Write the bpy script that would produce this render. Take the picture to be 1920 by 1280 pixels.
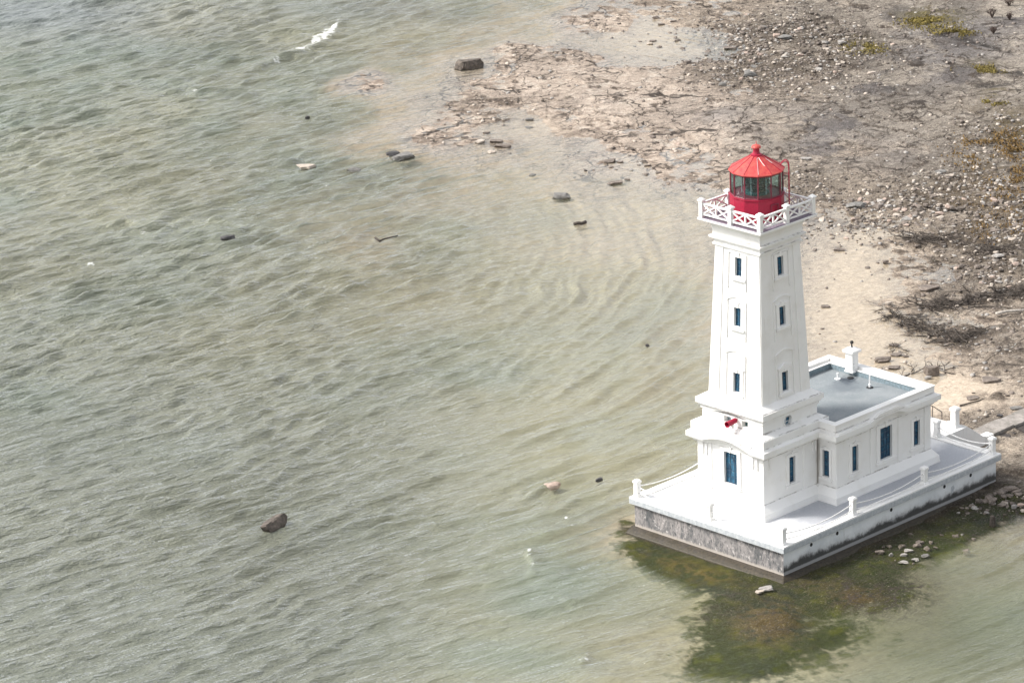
import bpy, bmesh, math, random
import numpy as np
from mathutils import Vector, Matrix

for o in list(bpy.data.objects):
    bpy.data.objects.remove(o, do_unlink=True)
SC = bpy.context.scene
COL = SC.collection

# ------------------------------------------------------------------ camera, sky, sun, exposure
CAM_P = np.array([-223.1945, -199.9985, 125.4475])
YAW, PIT, ROL, FPX = 0.79744, -0.339479, -0.033531, 8007.7
_f = np.array([math.cos(PIT)*math.cos(YAW), math.cos(PIT)*math.sin(YAW), math.sin(PIT)])
_r = np.array([math.sin(YAW), -math.cos(YAW), 0.0]); _u = np.cross(_r, _f)
_c, _s = math.cos(ROL), math.sin(ROL)
R_ = _c*_r + _s*_u; U_ = -_s*_r + _c*_u
cam = bpy.data.cameras.new("camera"); camo = bpy.data.objects.new("camera", cam); COL.objects.link(camo)
cam.sensor_width = 36.0; cam.lens = FPX/1920*36.0; cam.clip_start = 1.0; cam.clip_end = 6000
camo.matrix_world = Matrix(((R_[0], U_[0], -_f[0], CAM_P[0]), (R_[1], U_[1], -_f[1], CAM_P[1]),
                            (R_[2], U_[2], -_f[2], CAM_P[2]), (0, 0, 0, 1)))
SC.camera = camo
SUN_EL, SUN_DIR = math.radians(46), (-0.76, 0.65)
w = bpy.data.worlds.new("World"); SC.world = w; w.use_nodes = True
nt = w.node_tree; nt.nodes.clear()
sky = nt.nodes.new("ShaderNodeTexSky"); sky.sky_type = 'NISHITA'; sky.sun_disc = False
sky.sun_elevation = SUN_EL; sky.sun_rotation = math.atan2(SUN_DIR[0], SUN_DIR[1])
sky.air_density = 1.0; sky.dust_density = 3.0
hs = nt.nodes.new("ShaderNodeHueSaturation"); hs.inputs['Saturation'].default_value = 0.22
bg = nt.nodes.new("ShaderNodeBackground"); bg.inputs[1].default_value = 0.135
wo = nt.nodes.new("ShaderNodeOutputWorld")
nt.links.new(sky.outputs[0], hs.inputs['Color']); nt.links.new(hs.outputs[0], bg.inputs[0]); nt.links.new(bg.outputs[0], wo.inputs[0])
sl = bpy.data.lights.new("sun", 'SUN'); sl.energy = 2.0; sl.angle = math.radians(10); sl.color = (1, .95, .88)
so = bpy.data.objects.new("sun", sl); COL.objects.link(so)
_d = Vector((SUN_DIR[0]*math.cos(SUN_EL), SUN_DIR[1]*math.cos(SUN_EL), math.sin(SUN_EL))).normalized()
so.rotation_euler = _d.to_track_quat('Z', 'Y').to_euler()
SC.view_settings.view_transform = 'Standard'; SC.view_settings.look = 'None'
SC.view_settings.exposure = 1.02; SC.view_settings.gamma = 1.0
SC.cycles.use_denoising = True
SC.cycles.max_bounces = 8; SC.cycles.transparent_max_bounces = 12
SC.cycles.caustics_reflective = False; SC.cycles.caustics_refractive = False

def at(px, py, z=0.0):
    d = R_*(px-960)/FPX + U_*(640-py)/FPX + _f
    return CAM_P + d*((z-CAM_P[2])/d[2])
def project(X, Y, Z=0.0):
    dx, dy, dz = X-CAM_P[0], Y-CAM_P[1], Z-CAM_P[2]
    q = dx*_f[0]+dy*_f[1]+dz*_f[2]
    return 960+FPX*(dx*R_[0]+dy*R_[1]+dz*R_[2])/q, 640-FPX*(dx*U_[0]+dy*U_[1]+dz*U_[2])/q

# ------------------------------------------------------------------ numpy noise
def _hash(ix, iy, seed):
    h = (ix.astype(np.int64)*374761393 + iy.astype(np.int64)*668265263 + seed*1274126177) & 0xFFFFFFFF
    h = ((h ^ (h >> 13))*1274126177) & 0xFFFFFFFF
    h = ((h ^ (h >> 16))*2246822519) & 0xFFFFFFFF
    return ((h ^ (h >> 15)) & 0xFFFFFF)/float(0xFFFFFF)
def vnoise(x, y, seed=0):
    ix = np.floor(x); iy = np.floor(y); fx = x-ix; fy = y-iy
    fx = fx*fx*fx*(fx*(fx*6-15)+10); fy = fy*fy*fy*(fy*(fy*6-15)+10)
    a = _hash(ix, iy, seed); b = _hash(ix+1, iy, seed); c = _hash(ix, iy+1, seed); d = _hash(ix+1, iy+1, seed)
    return (a+(b-a)*fx)*(1-fy)+(c+(d-c)*fx)*fy
def fbm(x, y, seed=0, o=4, g=0.5):
    s = 0; a = 1; t = 0
    for i in range(o):
        ca, sa = math.cos(i*0.7+seed), math.sin(i*0.7+seed)
        s = s + a*(vnoise((x*ca-y*sa)*2**i+17.3*i, (x*sa+y*ca)*2**i+9.1*i, seed+i)*2-1); t += a; a *= g
    return s/t
def voronoi(x, y, seed=0):
    ix = np.floor(x); iy = np.floor(y)
    f1 = np.full(x.shape, 9.); f2 = np.full(x.shape, 9.); cid = np.zeros(x.shape)
    for i in (-1, 0, 1):
        for j in (-1, 0, 1):
            cx = ix+i; cy = iy+j
            d = np.hypot(cx+_hash(cx, cy, seed)-x, cy+_hash(cx, cy, seed+7)-y)
            m = d < f1
            f2 = np.where(m, f1, np.minimum(f2, d)); cid = np.where(m, _hash(cx, cy, seed+13), cid); f1 = np.where(m, d, f1)
    return f1, f2, cid
def sstep(a, b, x):
    t = np.clip((x-a)/(b-a), 0, 1); return t*t*(3-2*t)

# ------------------------------------------------------------------ materials
def lin(r, g, b): return (r, g, b, 1.0)
class NB:
    def __init__(s, name):
        s.m = bpy.data.materials.new(name); s.m.use_nodes = True; s.t = s.m.node_tree; s.t.nodes.clear()
        s.out = s.n('ShaderNodeOutputMaterial')
    def n(s, typ, **kw):
        nd = s.t.nodes.new(typ)
        for k, v in kw.items(): setattr(nd, k, v)
        return nd
    def put(s, sock, v):
        if isinstance(v, bpy.types.NodeSocket): s.t.links.new(v, sock)
        elif v is not None: sock.default_value = v
    def pos(s): return s.n('ShaderNodeNewGeometry').outputs['Position']
    def obj(s): return s.n('ShaderNodeTexCoord').outputs['Object']
    def noise(s, scale, detail=4, rough=.55, vec=None, stretch=None, dist=0.0):
        nd = s.n('ShaderNodeTexNoise'); v = vec or s.pos()
        if stretch:
            mp = s.n('ShaderNodeMapping'); mp.inputs['Scale'].default_value = stretch; s.put(mp.inputs['Vector'], v); v = mp.outputs[0]
        s.put(nd.inputs['Vector'], v); nd.inputs['Scale'].default_value = scale; nd.inputs['Detail'].default_value = detail
        nd.inputs['Roughness'].default_value = rough; nd.inputs['Distortion'].default_value = dist
        return nd.outputs['Fac']
    def ramp(s, fac, a, b):
        nd = s.n('ShaderNodeMapRange', interpolation_type='SMOOTHSTEP'); s.put(nd.inputs[0], fac)
        nd.inputs[1].default_value = a; nd.inputs[2].default_value = b; return nd.outputs[0]
    def mix(s, fac, a, b, mode='MIX'):
        nd = s.n('ShaderNodeMix', data_type='RGBA', blend_type=mode); s.put(nd.inputs[0], fac); s.put(nd.inputs[6], a); s.put(nd.inputs[7], b); return nd.outputs[2]
    def math(s, op, a, b=None, c=None):
        nd = s.n('ShaderNodeMath', operation=op); s.put(nd.inputs[0], a); s.put(nd.inputs[1], b)
        if c is not None: s.put(nd.inputs[2], c)
        return nd.outputs[0]
    def sep(s, v):
        nd = s.n('ShaderNodeSeparateXYZ'); s.put(nd.inputs[0], v); return nd.outputs
    def attr(s, name): return s.n('ShaderNodeAttribute', attribute_name=name)
    def bump(s, h, strength=.3, dist=.05, normal=None):
        nd = s.n('ShaderNodeBump'); s.put(nd.inputs['Height'], h); nd.inputs['Strength'].default_value = strength; nd.inputs['Distance'].default_value = dist
        if normal is not None: s.put(nd.inputs['Normal'], normal)
        return nd.outputs[0]
    def pbr(s, color, rough=.7, metal=0.0, normal=None, spec=.4):
        nd = s.n('ShaderNodeBsdfPrincipled'); s.put(nd.inputs['Base Color'], color); s.put(nd.inputs['Roughness'], rough)
        nd.inputs['Metallic'].default_value = metal; nd.inputs['Specular IOR Level'].default_value = spec
        if normal is not None: s.put(nd.inputs['Normal'], normal)
        s.put(s.out.inputs[0], nd.outputs[0]); return s.m

def mat_white(name, stain=.5, base=(.80, .795, .78), grime=False):
    b = NB(name)
    big = b.noise(.55, 5, .6); streak = b.noise(1.0, 5, .65, stretch=(2.6, 2.6, .28)); fine = b.noise(9, 4, .7)
    c = b.mix(b.ramp(big, .45, .75), lin(*base), lin(base[0]*.93, base[1]*.92, base[2]*.90))
    c = b.mix(b.math('MULTIPLY', b.ramp(streak, .60, .78), stain), c, lin(.50, .47, .42))
    c = b.mix(b.math('MULTIPLY', b.ramp(fine, .62, .8), .35*stain), c, lin(.45, .43, .40))
    if grime:
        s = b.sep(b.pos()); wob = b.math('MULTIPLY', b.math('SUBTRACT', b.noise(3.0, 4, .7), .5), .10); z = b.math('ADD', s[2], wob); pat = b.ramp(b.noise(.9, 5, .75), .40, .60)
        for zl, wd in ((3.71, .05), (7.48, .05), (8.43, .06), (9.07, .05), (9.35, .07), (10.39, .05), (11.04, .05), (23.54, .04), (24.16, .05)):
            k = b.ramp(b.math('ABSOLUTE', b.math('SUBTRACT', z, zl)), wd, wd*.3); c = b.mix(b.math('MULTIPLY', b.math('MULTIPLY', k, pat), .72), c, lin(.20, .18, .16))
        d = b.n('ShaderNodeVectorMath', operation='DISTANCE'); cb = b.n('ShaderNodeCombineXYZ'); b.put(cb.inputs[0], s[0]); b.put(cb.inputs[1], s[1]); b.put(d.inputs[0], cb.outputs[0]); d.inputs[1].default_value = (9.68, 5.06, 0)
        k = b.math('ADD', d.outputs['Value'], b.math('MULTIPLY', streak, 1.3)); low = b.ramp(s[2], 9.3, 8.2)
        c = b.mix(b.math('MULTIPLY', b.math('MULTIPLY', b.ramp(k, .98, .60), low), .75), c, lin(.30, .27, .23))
    return b.pbr(c, .6, normal=b.bump(fine, .12, .02))
def mat_plain(name, col, rough=.5, metal=0, var=.12, scale=6, spec=.4):
    b = NB(name); n = b.noise(scale, 4, .6)
    c = b.mix(b.ramp(n, .3, .75), lin(*[x*(1-var) for x in col]), lin(*[min(1, x*(1+var)) for x in col]))
    return b.pbr(c, rough, metal, b.bump(n, .1, .02), spec)
M = {}
M['white'] = mat_white('white_paint', .42, grime=True)
M['white_clean'] = mat_white('white_paint_trim', .18, (.81, .805, .79))
M['dirty_white'] = mat_white('weathered_white_paint', .75)
def mat_fascia():
    b = NB('bare_concrete_edge'); n = b.noise(3, 5, .7); f = b.noise(14, 4, .7)
    c = b.mix(b.ramp(n, .3, .7), lin(.36, .39, .42), lin(.54, .56, .57))
    c = b.mix(b.math('MULTIPLY', b.ramp(f, .5, .75), .6), c, lin(.22, .25, .28))
    return b.pbr(c, .85, normal=b.bump(f, .3, .02))
M['fascia'] = mat_fascia()
def mat_deck():
    b = NB('deck_paint'); n = b.noise(.5, 5, .65); f = b.noise(7, 5, .75)
    c = b.mix(b.ramp(n, .35, .7), lin(.70, .70, .70), lin(.60, .61, .63))
    c = b.mix(b.math('MULTIPLY', b.ramp(f, .55, .8), .5), c, lin(.44, .46, .48))
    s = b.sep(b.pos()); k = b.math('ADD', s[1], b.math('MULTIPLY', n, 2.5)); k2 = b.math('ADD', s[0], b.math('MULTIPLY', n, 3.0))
    bare = b.math('MULTIPLY', b.ramp(k, 6.6, 5.4), b.ramp(k2, 5.0, 7.2))  # shade right of the tower, painted into the deck colour as a grey patch
    c = b.mix(b.math('MULTIPLY', bare, b.math('ADD', .45, b.math('MULTIPLY', f, .7))), c, lin(.32, .335, .37))  # bare masks the painted shade patch right of the tower
    return b.pbr(c, .75, normal=b.bump(f, .15, .02))
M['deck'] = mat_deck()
def mat_roof():
    b = NB('roof_felt'); n = b.noise(.45, 5, .65); f = b.noise(11, 4, .8)
    c = b.mix(b.ramp(n, .35, .7), lin(.19, .215, .23), lin(.25, .27, .282))
    c = b.mix(b.math('MULTIPLY', b.ramp(f, .5, .72), .65), c, lin(.36, .39, .40))
    # soot and standing dirt near the chimney
    d = b.n('ShaderNodeVectorMath', operation='DISTANCE'); b.put(d.inputs[0], b.pos()); d.inputs[1].default_value = (19.15, 10.15, 8.3)
    k = b.math('ADD', d.outputs['Value'], b.math('MULTIPLY', b.noise(1.2, 4, .7), 2.2))
    c = b.mix(b.ramp(k, 2.35, 1.35), c, lin(.035, .045, .06))
    d2 = b.n('ShaderNodeVectorMath', operation='DISTANCE'); b.put(d2.inputs[0], b.pos()); d2.inputs[1].default_value = (18.0, 9.4, 8.3)
    k2 = b.math('ADD', d2.outputs['Value'], b.math('MULTIPLY', b.noise(1.5, 4, .7), 2.4))
    c = b.mix(b.math('MULTIPLY', b.ramp(k2, 3.2, 1.6), .7), c, lin(.12, .14, .16))
    return b.pbr(c, .9, normal=b.bump(f, .3, .02))
M['roof'] = mat_roof()
M['flashing'] = mat_plain('roof_upstand_felt', (.20, .255, .285), .9, var=.25, scale=5)
def mat_stained():      # exposed lake side: white wash worn to grey, black and pinkish concrete
    b = NB('stained_concrete'); z = b.sep(b.pos())[2]
    st = b.noise(1.3, 6, .7, stretch=(1.3, 1.3, .55)); sp = b.noise(5, 5, .75, stretch=(1.5, 1.5, .5)); bl = b.noise(.45, 4, .6); fi = b.noise(22, 3, .8)
    c = b.mix(b.ramp(bl, .35, .65), lin(.27, .255, .25), lin(.42, .385, .37))
    st = b.math('ADD', b.math('MULTIPLY', st, .6), b.math('MULTIPLY', bl, .4)); c = b.mix(b.ramp(st, .43, .60), c, lin(.12, .122, .125))
    c = b.mix(b.math('MULTIPLY', b.ramp(sp, .48, .64), .85), c, lin(.065, .07, .075))
    c = b.mix(b.math('MULTIPLY', b.ramp(b.noise(2.3, 5, .7), .56, .70), .8), c, lin(.62, .58, .56))
    k = b.math('ADD', z, b.math('MULTIPLY', b.noise(1.6, 5, .7), .9))
    c = b.mix(b.math('MULTIPLY', b.ramp(k, 2.25, 2.75), .75), c, lin(.05, .055, .06))
    c = b.mix(b.ramp(b.math('ADD', z, b.math('MULTIPLY', sp, .35)), .62, .38), c, lin(.42, .38, .34))
    c = b.mix(b.math('MULTIPLY', b.ramp(fi, .55, .75), .4), c, lin(.12, .12, .12))
    return b.pbr(c, .9, normal=b.bump(sp, .5, .04))
M['stained'] = mat_stained()
def mat_seawall():      # painted side: white above, ragged dark growth along the foot
    b = NB('seawall_paint'); p = b.pos(); z = b.sep(p)[2]
    rag = b.noise(.75, 9, .72, stretch=(1, 1, .8)); big = b.noise(.5, 5, .6); fi = b.noise(12, 4, .75)
    c = b.mix(b.ramp(big, .4, .7), lin(.76, .78, .79), lin(.64, .67, .69))
    c = b.mix(b.math('MULTIPLY', b.ramp(b.noise(1.4, 5, .7, stretch=(3, 3, .3)), .62, .74), .7), c, lin(.30, .29, .27))
    k = b.math('SUBTRACT', z, b.math('MULTIPLY', rag, 1.55))
    k = b.math('ADD', k, .04)
    c = b.mix(b.math('MULTIPLY', b.ramp(k, .75, .15), .5), c, lin(.42, .42, .41))
    c = b.mix(b.ramp(k, .34, .02), c, lin(.20, .20, .20))
    c = b.mix(b.ramp(k, .12, -.10), c, lin(.065, .065, .062))
    c = b.mix(b.ramp(b.math('SUBTRACT', z, b.math('MULTIPLY', fi, .2)), .34, .24), c, lin(.30, .30, .30))
    return b.pbr(c, .8, normal=b.bump(fi, .3, .02))
M['seawall'] = mat_seawall()
M['algae'] = mat_plain('wet_brown_algae', (.040, .031, .020), .55, var=.5, scale=5, spec=.5)
M['red'] = mat_plain('red_paint', (.34, .012, .042), .42, var=.14, scale=9)
def mat_redroof():
    b = NB('faded_red_roof'); n = b.noise(2.2, 5, .7); f = b.noise(26, 4, .8)
    c = b.mix(b.ramp(n, .35, .7), lin(.42, .032, .040), lin(.52, .095, .070))
    c = b.mix(b.math('MULTIPLY', b.ramp(f, .56, .7), .65), c, lin(.82, .38, .33))
    c = b.mix(b.math('MULTIPLY', b.ramp(b.noise(6, 4, .8), .68, .78), .8), c, lin(.80, .62, .58))
    return b.pbr(c, .45, normal=b.bump(f, .1, .01))
M['redroof'] = mat_redroof()
M['darkred'] = mat_plain('dark_red_frame', (.20, .025, .045), .5)
M['galleryfloor'] = mat_plain('mauve_gallery_floor', (.20, .17, .21), .7, var=.2)
M['frameblue'] = mat_plain('dark_blue_window_frame', (.035, .075, .12), .5, var=.3)
def mat_pane():
    b = NB('blue_window_glass'); n = b.noise(2.2, 3, .6, stretch=(1, 1, .6))
    c = b.mix(b.ramp(n, .35, .65), lin(.010, .042, .085), lin(.025, .115, .20)); c = b.mix(b.ramp(b.noise(3.3, 3, .6), .56, .66), c, lin(.05, .17, .25))  # sparse lighter patches paint sky reflections into the glass colour
    return b.pbr(c, .08, spec=.6)
M['pane'] = mat_pane()
M['greenpane'] = mat_plain('green_recess', (.05, .11, .11), .5, var=.4, scale=4)
def mat_lanternglass():
    b = NB('lantern_glass')
    tr = b.n('ShaderNodeBsdfTransparent'); tr.inputs[0].default_value = (.74, .84, .84, 1)
    gl = b.n('ShaderNodeBsdfGlossy'); gl.inputs['Roughness'].default_value = .03
    lw = b.n('ShaderNodeLayerWeight'); fr = b.math('ADD', .07, b.math('MULTIPLY', b.math('POWER', lw.outputs['Facing'], 5.0), .8))
    mx = b.n('ShaderNodeMixShader'); b.put(mx.inputs[0], fr); b.put(mx.inputs[1], tr.outputs[0]); b.put(mx.inputs[2], gl.outputs[0])
    b.put(b.out.inputs[0], mx.outputs[0]); return b.m
M['lglass'] = mat_lanternglass()
M['lens'] = mat_plain('dark_green_lens_glass', (.010, .035, .035), .08, var=.6, scale=3, spec=.8)
M['pedestal'] = mat_plain('teal_lens_stand', (.03, .12, .12), .5, var=.3)
M['lfloor'] = mat_plain('pale_lantern_floor', (.80, .90, .88), .6, var=.2)
M['black'] = mat_plain('black_iron', (.018, .018, .02), .5)
M['iron'] = mat_plain('rusty_dark_rail', (.07, .055, .05), .7)
M['ropewhite'] = mat_plain('white_rope', (.74, .74, .73), .7)
M['pvc'] = mat_plain('white_pvc_pipe', (.80, .80, .80), .4)
def mat_walk():
    b = NB('wet_concrete_walk'); n = b.noise(.9, 5, .7); f = b.noise(8, 4, .8)
    c = b.mix(b.ramp(n, .35, .65), lin(.20, .185, .165), lin(.34, .31, .285)); c = b.mix(b.math('MULTIPLY', b.ramp(f, .5, .75), .7), c, lin(.12, .105, .095))
    return b.pbr(c, .85, normal=b.bump(f, .4, .03))
M['walk'] = mat_walk()
M['walkdark'] = mat_plain('dark_wet_concrete', (.06, .052, .048), .8, var=.4, scale=4)
def mat_rock(name, lo, hi, speck=(.06, .055, .05), sc=3.0, amt=.7):
    b = NB(name); p = b.obj(); n = b.noise(sc, 6, .7, vec=p); f = b.noise(sc*5, 4, .75, vec=p)
    lay = b.noise(sc*1.2, 4, .6, vec=p, stretch=(.5, .5, 5))
    c = b.mix(b.ramp(n, .3, .7), lin(*lo), lin(*hi)); c = b.mix(b.math('MULTIPLY', b.ramp(f, .52, .72), amt), c, lin(*speck))
    c = b.mix(b.math('MULTIPLY', b.ramp(lay, .56, .7), amt*.8), c, lin(*speck))
    return b.pbr(c, .85, normal=b.bump(b.math('ADD', f, lay), .6, .06))
RK = {'umber': mat_rock('umber_rock', (.06, .05, .043), (.17, .142, .118), (.02, .018, .016)),
      'dark': mat_rock('dark_rock', (.035, .034, .036), (.10, .095, .095), (.015, .015, .016)),
      'brown': mat_rock('brown_rock', (.12, .10, .085), (.25, .21, .18), (.03, .025, .022)),
      'grey': mat_rock('grey_rock', (.25, .235, .22), (.42, .395, .365), (.075, .065, .058)),
      'slate': mat_rock('slate_rock', (.125, .12, .113), (.25, .24, .225), (.04, .037, .034)),
      'pale': mat_rock('pale_limestone', (.38, .325, .27), (.54, .475, .41), (.16, .13, .11), amt=.5),
      'pink': mat_rock('pinkish_rock', (.34, .255, .21), (.50, .40, .34), (.15, .11, .09), amt=.5)}
M['wood'] = mat_plain('dark_driftwood', (.075, .062, .052), .85, var=.5, scale=5)
M['palewood'] = mat_plain('bleached_driftwood', (.46, .42, .37), .8, var=.3, scale=5)
M['moss'] = mat_plain('yellow_green_moss', (.17, .135, .035), .85, var=.45, scale=2.5)
M['ochre'] = mat_plain('ochre_scrub', (.17, .105, .035), .85, var=.4, scale=2.5)
M['twig'] = mat_plain('brown_scrub_twig', (.085, .06, .05), .85, var=.4)

# ------------------------------------------------------------------ object helpers
def link(name, me, mat, parent=None):
    o = bpy.data.objects.new(name, me); COL.objects.link(o)
    for m_ in (mat if isinstance(mat, (list, tuple)) else [mat]): me.materials.append(m_)
    if parent is not None: o.parent = parent
    return o
def tag(o, label=None, cat=None, group=None, kind=None):
    if label: o['label'] = label
    if cat: o['category'] = cat
    if group: o['group'] = group
    if kind: o['kind'] = kind
    return o
def empty(name, loc, rz=0.0):
    o = bpy.data.objects.new(name, None); COL.objects.link(o); o.location = loc; o.rotation_euler = (0, 0, rz); return o
def origin(o):
    v = Vector((0, 0, 0))
    while o is not None: v += Vector(o.location); o = o.parent
    return v
class MB:
    def __init__(s): s.v = []; s.f = []; s.mi = []
    def add(s, vs, fs, mi=0):
        b = len(s.v); s.v += [tuple(map(float, p)) for p in vs]; s.f += [tuple(b+i for i in f) for f in fs]; s.mi += [mi]*len(fs)
    def box(s, x0, x1, y0, y1, z0, z1, mi=0):
        s.frus((x0, x1, y0, y1, z0), (x0, x1, y0, y1, z1), mi)
    def frus(s, a, b, mi=0):
        (x0, x1, y0, y1, z0), (X0, X1, Y0, Y1, z1) = a, b
        s.add([(x0, y0, z0), (x1, y0, z0), (x1, y1, z0), (x0, y1, z0), (X0, Y0, z1), (X1, Y0, z1), (X1, Y1, z1), (X0, Y1, z1)],
              [(3, 2, 1, 0), (4, 5, 6, 7), (0, 1, 5, 4), (1, 2, 6, 5), (2, 3, 7, 6), (3, 0, 4, 7)], mi)
    def loft(s, rings, mi=0, caps=True):       # rings: lists of points, same count
        n = len(rings[0]); vs = [p for r in rings for p in r]; fs = []
        for k in range(len(rings)-1):
            for i in range(n):
                j = (i+1) % n; fs.append((k*n+i, k*n+j, (k+1)*n+j, (k+1)*n+i))
        if caps: fs.append(tuple(reversed(range(n)))); fs.append(tuple((len(rings)-1)*n+i for i in range(n)))
        s.add(vs, fs, mi)
    def sq(s, cx, cy, prof, mi=0):             # square stack of (half, z)
        s.loft([[(cx-h, cy-h, z), (cx+h, cy-h, z), (cx+h, cy+h, z), (cx-h, cy+h, z)] for h, z in prof], mi)
    def lathe(s, cx, cy, prof, n=24, a0=0.0, mi=0, caps=True):
        s.loft([[(cx+r*math.cos(a0+2*math.pi*i/n), cy+r*math.sin(a0+2*math.pi*i/n), z) for i in range(n)] for r, z in prof], mi, caps)
    def tube(s, pts, r, n=6, mi=0, r1=None):
        pts = [Vector(p) for p in pts]; rings = []
        for i, p in enumerate(pts):
            t = (pts[min(i+1, len(pts)-1)]-pts[max(i-1, 0)]).normalized()
            a = t.orthogonal().normalized() if abs(t.z) > .95 else t.cross(Vector((0, 0, 1))).normalized()
            b = t.cross(a); rr = r if r1 is None else r+(r1-r)*i/(len(pts)-1)
            rings.append([tuple(p+a*rr*math.cos(2*math.pi*k/n)+b*rr*math.sin(2*math.pi*k/n)) for k in range(n)])
        s.loft(rings, mi)
    def prism_x(s, poly, x0, x1, mi=0):        # poly of (y,z)
        s.loft([[(x0, y, z) for y, z in poly], [(x1, y, z) for y, z in poly]], mi)
    def prism_y(s, poly, y0, y1, mi=0):        # poly of (x,z)
        s.loft([[(x, y0, z) for x, z in poly], [(x, y1, z) for x, z in poly]], mi)
    def prism_z(s, poly, z0, z1, mi=0):
        s.loft([[(x, y, z0) for x, y in poly], [(x, y, z1) for x, y in poly]], mi)
    def build(s, name, mat, parent=None, bevel=0.0, smooth=False):
        o0 = origin(parent) if parent is not None else Vector((0, 0, 0))
        me = bpy.data.meshes.new(name); me.from_pydata([(x-o0.x, y-o0.y, z-o0.z) for x, y, z in s.v], [], s.f)
        for p, m_ in zip(me.polygons, s.mi): p.material_index = m_; p.use_smooth = smooth
        bm = bmesh.new(); bm.from_mesh(me); bmesh.ops.recalc_face_normals(bm, faces=bm.faces); bm.to_mesh(me); bm.free()
        o = link(name, me, mat, parent)
        if bevel:
            md = o.modifiers.new('bevel', 'BEVEL'); md.width = bevel; md.segments = 2; md.limit_method = 'ANGLE'; md.angle_limit = math.radians(35)
        return o
def carve(o, cutter):                          # cut openings, bake the result into the mesh
    cm = bpy.data.meshes.new('cut'); o0 = origin(o)
    cm.from_pydata([(x-o0.x, y-o0.y, z-o0.z) for x, y, z in cutter.v], [], cutter.f)
    bm = bmesh.new(); bm.from_mesh(cm); bmesh.ops.recalc_face_normals(bm, faces=bm.faces); bm.to_mesh(cm); bm.free()
    co = bpy.data.objects.new('cut', cm); COL.objects.link(co); co.location = o0
    mods = [(m_.width) for m_ in o.modifiers if m_.type == 'BEVEL']; o.modifiers.clear()
    md = o.modifiers.new('b', 'BOOLEAN'); md.operation = 'DIFFERENCE'; md.solver = 'EXACT'; md.object = co
    bpy.context.view_layer.update()
    dg = bpy.context.evaluated_depsgraph_get(); me = bpy.data.meshes.new_from_object(o.evaluated_get(dg))
    o.modifiers.clear(); me.name = o.data.name; o.data = me
    bpy.data.objects.remove(co, do_unlink=True)
    for wd in mods:
        md = o.modifiers.new('bevel', 'BEVEL'); md.width = wd; md.segments = 1; md.limit_method = 'ANGLE'; md.angle_limit = math.radians(40)

# ================================================================== GROUND AND WATER
FH = np.array([math.cos(YAW), math.sin(YAW)]); RH = np.array([math.sin(YAW), -math.cos(YAW)])
def axis(a, b, step, lo, hi):
    core = np.arange(a, b+step/2, step); l = [a]; h = [b]; st = step
    while l[-1] > lo: st *= 1.45; l.append(l[-1]-st)
    st = step
    while h[-1] < hi: st *= 1.45; h.append(h[-1]+st)
    return np.concatenate([np.array(l[:0:-1]), core, np.array(h[1:])])
S_AX = axis(-61, 62, .15, -900, 900); T_AX = axis(276, 482, .19, 30, 1900)
SS, TT = np.meshgrid(S_AX, T_AX)
GX = CAM_P[0]+SS*RH[0]+TT*FH[0]; GY = CAM_P[1]+SS*RH[1]+TT*FH[1]
_px, _py = project(GX, GY, 0.0)
PX = np.clip(_px, -300, 2220); PY = np.clip(_py, -160, 1440)
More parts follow.
